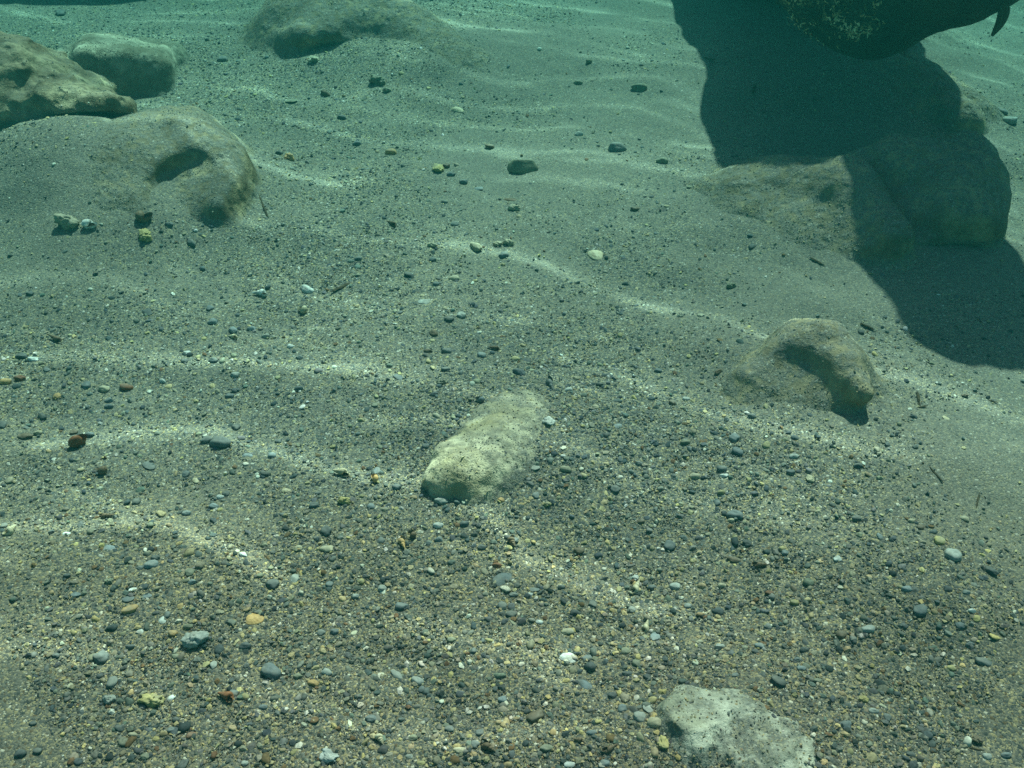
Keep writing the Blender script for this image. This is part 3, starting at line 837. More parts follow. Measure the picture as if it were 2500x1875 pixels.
# x y w h colour kind angle, read from nine enlarged views of the photograph; kind P pebble, A angular, F flat, M rough fragment,
# S turret shell, N round snail, V shell valve, T twig
ITEMS = {
7: """955 378 90 70 b P 0;1540 313 60 45 W P -20;1240 860 180 130 L M 10;1720 1055 145 110 B P -20;1610 715 120 85 O V 0;825 660 110 55 O P 15;2065 165 75 75 K P 0;1725 500 90 85 K A 0
1865 465 60 75 L A 0;1200 290 60 55 C P 0;1200 425 60 60 N P 0;1555 890 80 60 K P 0;640 960 100 95 G P 0;710 1120 70 85 G P 0;820 1070 60 50 C P 0;955 1240 170 100 Y M 0;695 1230 90 80 L M 0
1090 1210 70 35 W V 25;1430 1215 130 70 R S 160;1350 1010 50 60 L A 0;1095 810 60 50 O P 0;1190 765 65 45 N P 0;2070 1055 75 55 L P -20;1985 1125 75 50 O P -20;1885 1080 60 45 N P 0
2080 1595 130 90 W M -20;1550 1630 50 40 L P 0;690 480 60 50 N M 0;425 445 50 35 K P 0;985 335 60 45 K P 0;885 395 45 40 B P 0;480 560 70 35 B F 0;810 590 80 45 B F 0;935 570 60 35 b F 0
1060 690 40 55 B P 0;1030 720 50 50 L V 0;890 800 55 40 L V 0;825 895 60 40 K P 0;355 950 50 40 K P 0;1465 1110 40 40 K P 0;1480 1185 60 45 B P 0;1110 955 45 40 N P 0;1665 1275 60 45 B P 0
755 1410 60 55 K P 0;1085 1420 50 40 B P 0;940 1420 60 35 B F 0;840 1450 60 40 E P 0;130 1570 80 60 K P 0;240 1555 60 50 K P 0;210 1380 50 40 K P 0;1220 1450 80 35 R P 15;920 1590 60 50 N P 0
2120 800 60 50 B P 0;2035 805 55 50 G P 0;70 165 60 65 E S 60;25 130 50 45 G P 0;420 175 55 25 W V 0;680 68 110 40 C S 0;690 270 80 40 b F 0;950 125 50 40 N P 0;1205 195 40 35 W A 0;1180 50 60 45 b P 0
1890 270 50 45 E P 0;2065 275 90 40 E P 0;1640 445 50 40 N P 0;1215 485 60 45 b P 0;470 490 60 35 C P 0;2085 500 50 50 B P 0;840 525 55 25 W V 30""",
8: """635 130 70 45 W P 0;635 215 60 50 B A 0;275 220 50 55 B P 0;410 240 50 85 O S -60;800 115 60 45 B P 0;470 190 60 50 C N 0;910 265 55 45 K P 0;1005 380 60 45 R A 0;1040 470 145 80 B F 15;145 480 50 45 Y P 0
405 640 85 70 B A 0;280 525 60 50 L P 0;110 575 55 40 L P 0;1110 565 60 35 B P 0;1210 565 50 35 W P 0;1245 530 65 30 B F 0;1415 515 50 30 K P 0;1385 545 35 35 Y P 0;1780 530 35 50 Y P 0;1885 520 55 110 E S 60
1880 460 50 50 W M 0;1985 520 60 45 B P 0;2130 515 70 55 L P 0;1040 635 60 60 G P 0;1095 695 70 60 K P 0;1505 680 75 55 K P 0;1610 625 55 65 K A 0;1275 738 50 35 W P 0;1455 800 85 50 E A 0
955 855 55 35 Y P -10;1945 775 50 90 E S 65;720 850 60 45 N P 0;1455 958 115 70 W V -15;1560 1135 115 62 B V -40;1580 960 70 25 B F 0;860 920 45 45 B P 0;1250 1340 110 90 C P 30;1910 1340 80 80 L P 0
2010 1375 110 88 E P -10;1970 1280 80 60 L F 30;2065 1290 60 55 K P 0;1800 1285 60 60 B P 0;2055 1505 80 105 Y M 0;1605 1440 70 50 B P 0;1520 1490 80 45 C S 170;1650 1365 50 45 Y A 0;1720 1540 110 45 C S 30
1690 1630 65 50 b P 0;1465 1640 75 35 W P 0;1320 1535 90 50 N P 0;1245 1000 45 50 C P 0;210 1350 80 55 B P 0;475 1470 65 50 N P 0;270 1480 60 90 E S -55;950 1530 120 60 C S -30;870 1510 60 60 G P 0
895 1440 60 50 G P 0;705 1415 60 45 G P 0;770 1550 80 50 E P 0;935 1610 60 50 Y M 0;525 1630 60 35 Y P 0;860 1580 50 50 O M 0;450 1590 50 40 L P 0;500 1110 90 60 L P -30;370 1070 100 40 L P -35
1040 1230 60 50 b P 0;530 1160 40 50 B A 0;995 1160 35 60 K P 0;1735 1205 60 50 K P 0;1715 1100 60 45 C P 0;1860 660 50 50 B P 0;1830 1065 70 40 K P 0;450 1255 40 40 B P 0
2100 255 80 85 B A 0;1375 232 40 30 b F 0;1480 230 40 22 W P 0;1920 100 50 40 C P 0;1105 235 55 75 C S -60;1120 220 50 45 B P 0;1525 290 70 55 C P 0;2010 830 70 60 b F 0;1820 920 60 60 N P 0;1950 908 40 30 W P 0;1890 1000 60 60 N P 0""",
9: """375 65 110 65 B P -15;350 95 50 35 E P 0;1140 85 65 45 K P 0;1665 225 70 65 Y P 0;1750 318 110 105 L P 0;1290 195 45 50 b A 0;1160 185 45 45 N P 0;450 240 60 55 K P 0;365 345 90 40 C P -10;530 380 100 45 C S 0
1025 340 50 60 W P -45;690 300 50 45 B P 0;525 305 45 30 B P 0;1995 420 90 55 K P -35;2040 540 40 25 K P 0;1835 550 50 40 B P 0;1545 665 110 90 B A 20;1875 665 55 40 W A 0;1900 715 50 50 Y P 0;1800 760 60 55 B P 0
1215 785 90 60 L P 0;1045 820 70 70 C P 0;1120 845 50 40 G P 0;750 615 60 45 Y P 0;590 555 60 40 R P 0;295 505 65 40 E P 0;75 635 50 45 b P 0;10 510 40 60 L P 0;1195 635 40 28 W A 0;580 765 50 50 G P 0
530 890 70 45 b P -20;500 925 45 35 K P 0;810 915 60 45 K P 0;770 975 50 35 B P 0;795 1030 60 40 b P 0;375 1075 50 35 B P 0;150 865 50 40 E P 0;280 890 60 40 L P 0;445 805 45 30 W P 0;220 790 45 25 W P 0
645 1120 105 85 K P -20;895 1110 60 35 N P 0;1080 1390 68 95 B P -55;1185 1230 70 55 Y M 0;850 1275 40 25 W A 0;510 1310 50 30 W P -30;1250 1300 70 45 L P 0;1340 1340 50 60 G P 0;1220 1510 55 50 N P 0
1485 1575 60 35 K P 0;1900 1485 80 70 C M 0;1900 1540 95 22 Y T -8;1970 1590 60 50 L P 0;2090 1580 70 45 B P 0;1740 1030 55 45 Y P 0;1945 990 110 48 G P -20;1775 915 40 25 W P 0;1860 880 60 45 B P 0;1460 530 70 45 b P 0
1545 140 50 40 C P 0;1490 100 50 35 E P 0;1825 80 50 70 E P 60;2075 1100 50 28 W A -30;1400 1190 45 40 K P 0""",
4: """1645 260 110 50 W S 175;1945 235 90 65 W P -20;1920 365 60 60 E N 0;1330 345 45 50 B P 0;1345 435 65 50 b P 0;1480 490 70 50 b P -25;1475 530 85 30 E S 165;1680 525 55 40 L A 0;1845 588 50 40 W A 0;1185 630 45 35 W P 0
1350 678 65 45 B P -10;935 370 80 35 K F -30;350 545 120 45 C S 165;210 670 70 28 W P 0;140 655 75 40 K P 0;190 255 50 40 K A 0;420 345 40 25 W P 0;1030 808 55 35 W P -20;545 835 60 55 B P 0;40 815 75 50 O P 0;130 795 75 40 R P 0
365 900 50 50 O P 0;660 860 70 50 E P 0;800 850 90 45 R A 0;500 1205 75 110 R N -50;470 1130 50 45 C P 0;240 1135 55 35 E P 15;265 1035 80 50 K A -30;565 1150 70 40 B A 0;1495 1100 60 55 K A 0;1395 1200 150 70 G P -10;1310 1185 80 55 G P 20
1680 1395 70 45 K A 0;650 1380 80 60 C N 0;690 970 60 35 B P 0;690 930 60 35 b A 0;1175 1395 50 50 B P 0;865 1570 55 50 K P 0;1990 1595 70 50 B P 0;2160 1395 120 60 E S 170;160 1155 100 30 C P 0;1760 1190 45 35 B P 0
1800 960 60 25 K F 0;1455 905 60 35 B P 0;1490 770 60 45 L P 0;1895 660 50 35 B P 0;1890 855 60 40 B P 0;1590 475 60 45 b A 0;1810 1495 60 35 E V 0;1355 1600 60 45 b P 0;690 1460 50 25 Y P 0;690 1540 50 25 W A 0
1395 1540 50 38 W A 0;1430 1520 50 45 K P 0;945 1340 110 48 G F -30;1720 1280 60 50 b P 0;1565 1275 70 30 b V 0;20 1085 50 60 K P 0;1240 1430 65 35 E V -30""",
5: """705 420 65 45 K P 0;605 505 65 50 C P -45;1050 498 48 28 W P 0;990 605 85 38 C S 175;1145 755 85 58 B P -10;1345 830 50 95 G S -65;1460 862 55 28 W P 0;830 730 35 40 W P -45;1655 830 50 35 K A 0
570 620 60 35 C P 0;315 640 40 30 G P 0;690 620 70 40 G P 0;910 645 60 45 b P 0;680 735 60 35 B P 0;1090 672 50 30 E A -20;380 780 70 35 B F -20;605 890 60 30 B P 0;655 820 70 45 N M 0;2025 742 50 40 B A 0
1630 972 45 40 E P 0;1500 995 40 28 O P 0;1335 1070 75 70 W M -30;1275 1125 50 25 B P 0;1695 1150 42 38 K P 0;1770 1090 60 32 b F 0;1985 920 50 35 B P 0;2115 945 55 38 C P -40;900 930 65 45 B N 0;1070 895 50 40 R V 30
655 1568 92 52 L P 5;40 1570 90 60 Y M 0;1510 790 45 35 E P 0;1250 1350 60 50 L F 0;1755 1490 65 60 G P -20;1250 1530 45 50 b P 0;1035 1560 45 35 O P -30;1325 1590 55 40 Y M 0;210 1600 50 45 b A 0;445 1575 50 30 W A -20
295 1620 50 40 E P 0;480 1545 45 35 O P 0;245 1375 55 55 b F 0;235 1430 50 60 O N 0;490 1285 45 25 C P 0;555 1220 50 40 B P 0;370 1480 60 45 B P 0;2190 1190 50 50 G P 0;2095 1305 50 30 E P 0
1905 1330 50 35 G P 0;620 195 45 35 B P 0;455 140 70 50 K A -20;600 40 50 35 B P 0;130 35 55 30 B P 0;735 160 70 32 E P 0;545 305 80 40 L F 0;340 360 50 30 L P 0;780 390 60 50 L P 0;1185 675 80 28 K F -15""",
6: """755 1165 55 45 B P -20;480 1030 60 40 G P 0;390 1250 60 80 B P 60;370 1165 70 70 b P 0;60 1195 65 40 N P 0;290 1365 70 50 B P 0;725 1385 60 45 B P 0;580 1410 40 30 G P 0;850 1430 60 55 E M 0;785 1435 70 28 K F -30
1150 1345 65 42 K A 0;1230 1355 32 30 K A 0;305 1405 60 30 W A 0;750 1280 70 30 L P 0;155 1475 45 30 O P 0;120 1410 70 50 E P 0;70 920 60 30 W A 0;895 52 90 30 C T -28;1210 462 85 30 K T -22;1175 500 50 38 K A -40;1270 515 50 30 E P 0
1535 930 100 28 C T 70;1550 972 85 24 C T 8;1990 930 85 14 K T -18;1910 1560 110 20 K T 50;1650 1400 100 18 K T -62;1720 1045 70 20 E V -20;350 210 70 40 N M 0;265 750 60 38 C P 30;215 575 35 40 B P 0;705 215 40 24 K P 0;1830 900 50 24 C M 0""",
1: """430 1425 160 80 E M 0;570 1435 95 62 W N 200;915 1390 110 80 C N 240;920 1500 110 80 Y M -30;1215 1545 80 45 G P -25;1835 1005 90 58 O M -20;1765 975 55 30 K P 0;385 90 60 48 K P 0;320 215 50 25 K F -20;530 355 70 38 K P 0;555 270 55 38 K P 0;725 110 50 22 C P 0
1070 1425 55 30 B P 0;1145 1440 50 28 C P 0;1895 780 40 28 W P 0;1700 820 28 18 W P 0;2025 830 28 18 W P 0;1830 858 28 22 W P 0;1515 628 40 16 W P -10;1655 688 50 18 K P 0;1845 640 80 38 N F 0;1410 385 70 36 G P 0;690 862 50 25 K T -20
2060 600 80 28 C P -15;1985 385 70 55 E M 0;2165 1062 40 24 W P 0;1665 1300 175 20 N T -48;1600 1230 60 14 N T 5""",
2: """250 525 110 65 N M 0;310 580 60 38 N M 0;760 695 85 36 E V -10;335 970 75 38 O P 0;280 812 55 25 C P 0;960 935 65 26 C P -15;635 1075 80 70 Y M 0;685 1055 50 34 C P 0;715 1110 60 34 B P 0;820 1035 50 20 W P 0;915 1030 40 25 W A 0
1165 1075 210 105 N A -5;1770 950 125 58 G P 5;1850 910 40 20 K P 0;1595 838 45 25 N P 0;1525 855 55 28 L P 0;1905 565 105 36 N A 0;2050 1025 80 38 N P 0;1230 730 60 22 C P -10;1345 745 40 22 C P 0;480 920 50 18 E P 5;185 918 50 22 Y P 0
120 915 60 34 B P 0;245 940 40 25 K P 0;440 990 30 24 W P 0;30 1055 40 20 W P 0;795 1155 55 30 B P 0;890 1195 60 26 b F 0;1090 1265 42 45 C V 60;1115 1325 90 34 E M -10;1880 1328 60 26 C P 0;600 1440 36 22 O P 0
340 1420 80 32 C S 150;740 1420 55 45 G P 0;870 1570 95 60 E P -25;1050 1620 70 52 B P 15;680 1500 50 28 C P -30;600 1560 70 42 E M 0;1010 1550 60 42 E M 0;1080 1545 80 46 E M 0;1635 1612 115 72 E V -20;1710 1230 40 28 C P 0;1590 395 60 28 N A 15
1520 530 60 28 N P 0;1210 215 36 18 L P 0;1565 700 50 30 B P 0;30 630 30 20 W P 0;25 750 60 34 K P 0;105 560 110 26 K T 25""",
3: """100 210 36 22 K P 0;205 375 80 30 K T -35;495 560 62 24 K T 45;2110 770 95 30 L P -15;2060 712 90 24 G P -30""",
}
# twig in view 2 lies across the border of view 4: measured in view 4 instead
ITEMS[2] = ITEMS[2].replace(";105 560 110 26 K T 25", "")
ITEMS[5] += ";20 215 150 36 K T 32"

NOTABLE = {   # view, x, y -> label
 (7, 955, 378): "pale blue-grey rounded pebble with a pointed underside, in the gravel at lower left",
 (7, 1240, 860): "large pale grey triangular stone half sunk in the gravel at lower left",
 (7, 1720, 1055): "large mottled grey-blue rounded pebble, biggest of the lower left",
 (7, 1610, 715): "orange and cream shell valve lying among dark gravel at lower left",
 (7, 825, 660): "long orange-tan pebble on the gravel at lower left",
 (7, 955, 1240): "rough yellow stone fragment with a dark underside near the bottom left",
 (7, 1430, 1215): "rust-brown spiral shell with a pale lip near the bottom left",
 (7, 2080, 1595): "rough white stone fragment at the bottom edge left of centre",
 (7, 695, 1230): "rough light grey stone fragment left of the yellow fragment near the bottom left",
 (7, 2065, 165): "round dark slate pebble below the pale oval pebble and left of centre",
 (7, 1725, 500): "jagged black stone in the gravel left of centre below",
 (8, 1455, 958): "flat cream-white shell valve on the gravel at lower centre",
 (8, 1560, 1135): "glossy dark blue mussel shell valve at lower centre",
 (8, 1040, 470): "large flat blue-grey triangular stone at lower centre",
 (8, 2010, 1375): "cream rounded pebble beside the flat white stone at lower right",
 (8, 1910, 1340): "round light grey pebble left of the cream pebble near the flat white stone",
 (8, 1250, 1340): "large dark brown pebble at lower centre below the mussel shell",
 (8, 2055, 1505): "rough olive-yellow fragment just left of the flat white stone",
 (8, 955, 855): "bright yellow small pebble at lower centre",
 (8, 1005, 380): "rust-orange angular fragment above the flat blue-grey triangular stone",
 (8, 1885, 520): "pinkish beige turret shell pointing down, below a white lump, right of lower centre",
 (8, 1945, 775): "beige turret shell standing on its point above the flat white stone",
 (8, 405, 640): "blue-grey three-cornered stone left of lower centre",
 (8, 950, 1530): "brown turret shell near the bottom edge at the centre",
 (9, 1665, 225): "bright yellow round pebble on the sand at right",
 (9, 1750, 318): "grey pebble with yellow staining, just below the bright yellow pebble at right",
 (9, 1545, 665): "large blue-grey pear-shaped stone on the sand at lower right",
 (9, 645, 1120): "dark slate pebble casting a shadow, above the flat white stone at lower right",
 (9, 1080, 1390): "blue-grey egg-shaped pebble right of the flat white stone",
 (9, 1045, 820): "dark brown oval pebble in the gravel at lower right",
 (9, 1215, 785): "light grey oval pebble in the gravel at lower right",
 (9, 1900, 1540): "thin yellowish stick near the bottom right corner",
 (9, 1900, 1485): "rough brown fragment near the bottom right corner",
 (9, 1995, 420): "dark slate slanting oval pebble near the right edge",
 (9, 375, 65): "blue-grey oval pebble touching a small beige one, right of centre below",
 (9, 1025, 340): "white oblong pebble slanting in the gravel right of centre below",
 (4, 1645, 260): "white spiral whelk shell lying on its side, left of centre",
 (4, 1945, 235): "white lumpy pebble right of the white spiral shell",
 (4, 500, 1205): "red-brown snail shell with an orange tip at the left",
 (4, 1395, 1200): "long mid-grey pebble lying against another grey one, left of the centre stone",
 (4, 1310, 1185): "darker grey pebble at the left end of the long grey pebble",
 (4, 1495, 1100): "black angular stone above the two touching grey pebbles, left of centre",
 (4, 2160, 1395): "cream and brown spiral shell left of the half-buried centre stone",
 (4, 1030, 808): "bright white pebble in the gravel at the left",
 (4, 1920, 365): "small beige round snail shell below the white lumpy pebble",
 (4, 350, 545): "brown turret shell in the gravel near the left edge",
 (5, 655, 1568): "smooth pale grey oval pebble below the half-buried centre stone",
 (5, 1145, 755): "rounded blue-grey pebble above the half-buried centre stone",
 (5, 1345, 830): "grey turret shell pointing down, above right of the half-buried centre stone",
 (5, 605, 505): "brown slanting pebble above and left of the half-buried centre stone",
 (5, 1335, 1070): "white mottled fragment beside the right flank of the half-buried centre stone",
 (5, 990, 605): "brown turret shell lying left to right above the half-buried centre stone",
 (5, 20, 215): "dark weathered stick lying on the sand left of the centre",
 (5, 40, 1570): "chunky yellowish fragment below and left of the half-buried centre stone",
 (5, 235, 1430): "orange-brown snail shell left of the half-buried centre stone",
 (6, 1535, 930): "upright arm of the brown V-shaped leaf scrap on the sand at right",
 (6, 1550, 972): "lower arm of the brown V-shaped leaf scrap on the sand at right",
 (6, 1910, 1560): "dark slanting stick on the sand near the right edge",
 (6, 1650, 1400): "thin dark steep stick on the sand at right, above the slanting one",
 (6, 1990, 930): "thin dark stick lying flat on the sand near the right edge",
 (6, 1210, 462): "dark weed scrap above the small humped rock with a hollow",
 (6, 895, 52): "brown stick in front of the sunlit low rock at right",
 (6, 1150, 1345): "black three-cornered chip on the sand at right",
 (6, 390, 1250): "steep blue-grey oval pebble right of the half-buried centre stone",
 (1, 430, 1425): "rough tan fragment left of the white snail shell, below the hollowed boulder",
 (1, 570, 1435): "white round snail shell with its mouth open, below the hollowed boulder",
 (1, 915, 1390): "brown open-mouthed snail shell on the sand below the hollowed boulder",
 (1, 920, 1500): "rough yellowish fragment below the brown open-mouthed snail shell",
 (1, 1665, 1300): "long thin green-brown weed stem right of the hollowed boulder",
 (1, 1600, 1230): "short bent piece at the top of the long weed stem",
 (1, 1835, 1005): "rough orange-tan fragment right of the hollowed boulder",
 (2, 1165, 1075): "large flat olive-grey angular stone with a shaded side, above the centre",
 (2, 1770, 950): "dark grey oval pebble right of the large flat angular stone, above the centre",
 (2, 1905, 565): "dark flat angular stone alone on the upper sand",
 (2, 870, 1570): "beige oval pebble on the sand above the centre",
 (2, 1050, 1620): "blue-grey pebble right of the beige oval pebble, above the centre",
 (2, 1635, 1612): "cream ribbed shell fragment on the sand right of the centre",
 (2, 760, 695): "beige shell valve lying on the upper sand",
 (2, 250, 525): "dark rough fragment below the sand-covered rock at the top",
 (2, 635, 1075): "lumpy yellowish fragment left of the large flat angular stone",
 (3, 2110, 770): "pale oblong pebble on the bright sand at the upper right",
 (3, 495, 560): "dark leaf scrap lying in the broad shadow",
 (3, 205, 375): "dark weed scrap on the sand just left of the broad shadow",
}

# shapes ------------------------------------------------------------
def pebble_mesh(i, angular=0.0, name="pebble", mat=None):
    v, f = ico(3)
    q = v.copy()
    k = 1 + 0.24 * fbm3(v[:, 0] * 1.15 + 7 * i, v[:, 1] * 1.15, v[:, 2] * 1.15, 200 + i, 4)
    if angular:
        # planes that cut the round stone into facets
        r2 = np.random.default_rng(900 + i)
        for _ in range(9):
            n = r2.normal(size=3); n /= np.linalg.norm(n)
            d = r2.uniform(0.55, 0.85)
            h = q @ n
            q = q - np.maximum(h - d, 0)[:, None] * n * 0.92
        k = 1 + 0.07 * fbm3(v[:, 0] * 3 + 7 * i, v[:, 1] * 3, v[:, 2] * 3, 200 + i, 2)
    q = q * k[:, None]
    q = q - (q.max(0) + q.min(0)) / 2
    q = q / np.abs(q).max(0)
    return mesh_np(name, q, f, mat or M_PEBBLE, link=False)

def fragment_mesh(i):
    v, f = ico(4)
    q = v * (1 + 0.42 * fbm3(v[:, 0] * 1.4 + 3 * i, v[:, 1] * 1.4, v[:, 2] * 1.4, 300 + i, 5, 0.6))[:, None]
    pits = np.maximum(noise3(v[:, 0] * 5 + i, v[:, 1] * 5, v[:, 2] * 5, 330 + i) - 0.25, 0)
    q = q * (1 - 0.35 * pits)[:, None]
    q = q - (q.max(0) + q.min(0)) / 2
    q = q / np.abs(q).max(0)
    return mesh_np("rock_fragment", q, f, M_PEBBLE, link=False)

def spiral_mesh(name, whorls, spire, g, fat, ribs=0.06):
    """coiled shell tube along +x (apex) ; last whorl ends in an open mouth"""
    nt, ns = int(whorls * 22), 14
    V = []
    for a in range(nt + 1):
        t = a / nt
        th = 2 * math.pi * whorls * (t - 1)
        s = g ** (whorls * (t - 1))              # size of the tube, 1 at the mouth
        cx = spire * (1 - s); cr = 0.46 * s
        for b in range(ns):
            ph = 2 * math.pi * b / ns
            rr = 0.5 * s * fat * (1 + ribs * math.sin(th * 7))
            rad = cr + rr * math.cos(ph); ax = cx + rr * 1.25 * math.sin(ph)
            V.append((ax, rad * math.cos(th), rad * math.sin(th)))
    V = np.array(V); F = []
    for a in range(nt):
        for b in range(ns):
            b2 = (b + 1) % ns
            F.append((a * ns + b, a * ns + b2, (a + 1) * ns + b2, (a + 1) * ns + b))
    q = V - (V.max(0) + V.min(0)) / 2
    q = q / np.abs(q).max(0)
    return mesh_np(name, q, F, M_SHELL, link=False)

def valve_mesh(i, ribs=14):
    """one half of a bivalve: a ribbed, domed shell with real thickness"""
    nr, na = 12, 48
    V, F = [], []
    for side in (0, 1):
        for r in range(nr + 1):
            for a in range(na):
                th = 2 * math.pi * a / na
                t = r / nr
                R = t * (1 + 0.10 * math.cos(th - 0.6) + 0.06 * math.cos(3 * th + i))
                x, y = R * math.cos(th) - 0.25 * (1 - t), R * math.sin(th)
                z = (1 - t ** 2.2) * 1.0 + 0.05 * t * math.cos(ribs * th) + 0.03 * math.sin(t * 22) - (0.16 if side else 0)
                V.append((x, y, z))
    o = (nr + 1) * na
    for r in range(nr):
        for a in range(na):
            a2 = (a + 1) % na
            F.append((r * na + a, (r + 1) * na + a, (r + 1) * na + a2, r * na + a2))
            F.append((o + r * na + a, o + r * na + a2, o + (r + 1) * na + a2, o + (r + 1) * na + a))
    for a in range(na):
        a2 = (a + 1) % na
        F.append((nr * na + a, o + nr * na + a, o + nr * na + a2, nr * na + a2))
    q = np.array(V); q = q - (q.max(0) + q.min(0)) / 2; q = q / np.abs(q).max(0)
    return mesh_np("seashell", q, F, M_SHELL, link=False)

def twig_mesh(i):
    r2 = np.random.default_rng(600 + i)
    n = 18
    t = np.linspace(-1, 1, n)
    path = np.stack([t, 0.35 * np.cumsum(r2.normal(0, 0.25, n)) * 0.5, 0.4 + 0.3 * np.cos(t * 2 + i)], 1)
    rad = (1 - 0.55 * np.abs(t) ** 3) * (1 + 0.25 * r2.normal(size=n))
    V, F = tube(path, rad * 0.8, 8)
    q = V - (V.max(0) + V.min(0)) / 2; q = q / np.abs(q).max(0)
    c = len(q)
    q = np.concatenate([q, [q[:8].mean(0)], [q[-8:].mean(0)]])
    F = list(map(tuple, F)) + [(c, (k + 1) % 8, k, c) for k in range(0)] 
    return mesh_np("twig", q, F, M_TWIG, link=False)

ME = {'P': [pebble_mesh(i) for i in range(14)], 'A': [pebble_mesh(i, 1.0) for i in range(10)], 'F': [pebble_mesh(20 + i, 1.0) for i in range(6)],
      'M': [fragment_mesh(i) for i in range(9)], 'S': [spiral_mesh("turret_shell", 6.5, 3.2, 1.42, 0.95, 0.04), spiral_mesh("turret_shell", 5.0, 2.3, 1.55, 1.0, 0.07)],
      'N': [spiral_mesh("snail_shell", 3.2, 0.9, 2.0, 1.0, 0.02)], 'V': [valve_mesh(i) for i in range(4)], 'T': [twig_mesh(i) for i in range(5)]}
NAME = {'P': "pebble", 'A': "pebble", 'F': "pebble", 'M': "rock_fragment", 'S': "turret_shell", 'N': "snail_shell", 'V': "seashell", 'T': "twig"}
CAT = {'P': "pebble", 'A': "pebble", 'F': "pebble", 'M': "stone", 'S': "shell", 'N': "shell", 'V': "shell", 'T': "twig"}
GROUP = {'P': "pebbles strewn over the seabed", 'A': "pebbles strewn over the seabed", 'F': "pebbles strewn over the seabed", 'M': "rough stone fragments on the seabed",
         'S': "turret shells on the seabed", 'N': "snail shells on the seabed", 'V': "shell valves on the seabed", 'T': "dead twigs and weed scraps on the seabed"}
SHAPE = {'P': "rounded pebble", 'A': "angular pebble", 'F': "flat pebble", 'M': "rough stone fragment", 'S': "turret shell", 'N': "snail shell", 'V': "shell valve", 'T': "twig"}

LAND = [((1180, 1090), "half-buried centre stone"), ((1800, 1790), "flat white stone"), ((430, 400), "hollowed boulder"), ((1970, 900), "small humped rock"), ((1900, 470), "sunlit low rock"), ((850, 80), "sand-covered rock at the top")]
recs = []
for view, txt in ITEMS.items():
    ox, oy = ORIG[view]
    for it in txt.replace("\n", ";").split(";"):
        f = it.split()
        x, y, w, h = map(float, f[:4])
        recs.append(dict(view=view, key=(view, int(x), int(y)), u=ox + x * 0.38584, v=oy + y * 0.38584, w=w * 0.38584, h=h * 0.38584, c=f[4], k=f[5], a=float(f[6])))

pb = sorted((r for r in recs if r['k'] in 'PAF'), key=lambda r: -(r['w'] * r['h'] + (1e6 if r['key'] in NOTABLE else 0)))
drop = set(r['key'] for r in pb[300:])
recs = [r for r in recs if r['key'] not in drop]

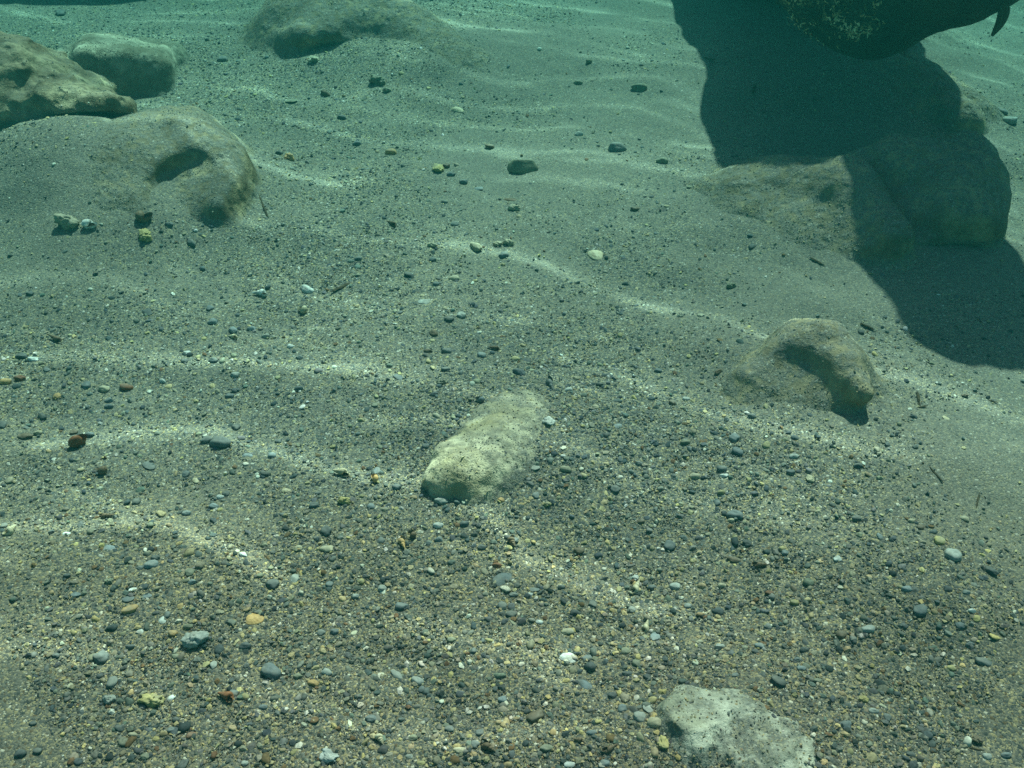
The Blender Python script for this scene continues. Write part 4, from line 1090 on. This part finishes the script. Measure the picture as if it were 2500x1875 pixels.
cnt = {}
for n, r in enumerate(recs):
    p, t = on_ground(r['u'], r['v'])
    s = t / FPX
    k = r['k']
    dep = math.atan2(H - p[2], math.hypot(p[0], p[1]))
    sd, cd = math.sin(dep), math.cos(dep)
    w = r['w'] * s; hh = r['h'] * s
    ang = math.radians(r['a'])
    me = ME[k][cnt.get(k, 0) % len(ME[k])]
    cnt[k] = cnt.get(k, 0) + 1
    o = bpy.data.objects.new(NAME[k], me)
    COL.objects.link(o)
    tilt = (rng.normal(0, 0.10), rng.normal(0, 0.10))
    if k in 'ST':
        # long axis as seen in the photograph, brought down to the seabed
        L, Wd = max(w, hh), min(w, hh)
        dx, dy = math.cos(ang) * L, math.sin(ang) * L / sd
        L = math.hypot(dx, dy)
        rz = math.atan2(dy, dx)
        if k == 'T':
            Wd = Wd * 0.8
        sc = (L / 2, Wd / 2, Wd / 2 * (0.5 if k == 'T' else 1.0))
    elif k == 'N':
        rz = ang
        sc = (w / 2, hh / 2 * 1.1, hh / 2)
    else:
        th = {'P': 0.62, 'A': 0.6, 'F': 0.22, 'M': 0.6, 'V': 0.26}[k] * min(w, hh / sd)
        d = max((hh * 1.05 - 0.75 * th * cd) / sd, 0.55 * w)
        d = min(d, 1.25 * w) if k != 'V' else d
        rz = math.atan2(math.sin(ang) / sd, math.cos(ang))
        sc = (w / 2, d / 2, th / 2)
    o.scale = sc
    spin = math.pi if (k in 'PAFM' and rng.random() < 0.5) else 0.0
    o.rotation_euler = (tilt[0], tilt[1], rz + spin)
    sink = {'P': 0.36, 'A': 0.36, 'F': 0.25, 'M': 0.25, 'S': 0.22, 'N': 0.2, 'V': 0.2, 'T': 0.05}[k]
    o.location = (p[0], p[1], p[2] + sc[2] * (1 - 2 * sink))
    c = np.array(COLS[r['c']]) * rng.uniform(0.85, 1.15)
    if k in 'SNV':
        c = np.minimum(c * 1.25, 0.75)
    o.color = (*c, 1)
    r['o'] = o; r['size'] = L if k in 'ST' else w
    r['lab'] = NOTABLE.get(r['key'])

# labels: the notable ones by hand, the others by look and by what lies beside them
marks = [(u, v, "the " + nm) for (u, v), nm in LAND]
for r in recs:
    if r['lab']:
        short = r['lab']
        for cut in (",", " lying", " with", " half", " beside", " left of", " right of", " below", " above", " on the", " in the", " in front", " near", " at the", " at lower", " at right", " among", " standing", " pointing", " casting", " just", " touching", " slanting in", " against", " alone"):
            i = short.find(cut)
            if i > 0: short = short[:i]
        r['short'] = short
names = {}
for r in recs:
    if r.get('short'): names.setdefault(r['short'], []).append(r)
for sname, rs in names.items():
    if len(rs) == 1:
        marks.append((rs[0]['u'], rs[0]['v'], "the " + sname))
used = set(r['lab'] for r in recs if r['lab'])
SZ = lambda px: "tiny" if px < 14 else "small" if px < 20 else "mid-sized" if px < 28 else "large"
for r in recs:
    if r['lab']:
        r['o']["label"] = r['lab']
    else:
        base = CNAME[r['c']] + " " + SHAPE[r['k']]
        near = sorted(marks, key=lambda m: (m[0] - r['u']) ** 2 + (1.4 * (m[1] - r['v'])) ** 2)[:6]
        done = False
        for pre in ("", SZ(r['w']) + " "):
            for mu, mv, mn in near:
                du, dv = r['u'] - mu, r['v'] - mv
                rel = "right of" if du > 0 and abs(du) > 2 * abs(dv) else "left of" if abs(du) > 2 * abs(dv) else \
                      ("behind" if dv < 0 else "in front of") if abs(dv) > 2 * abs(du) else \
                      ("behind and " if dv < 0 else "in front and ") + ("right of" if du > 0 else "left of")
                lab = pre + base + " " + ("just " if math.hypot(du, dv) < 60 else "") + rel + " " + mn
                if lab not in used and len(lab.split()) <= 16:
                    done = True
                    break
            if done: break
        used.add(lab)
        r['o']["label"] = lab
    r['o']["category"] = CAT[r['k']]
    r['o']["group"] = GROUP[r['k']]
print("ITEMS", len(recs), {k: sum(1 for r in recs if r['k'] in k) for k in ('PAF', 'M', 'S', 'N', 'V', 'T')})
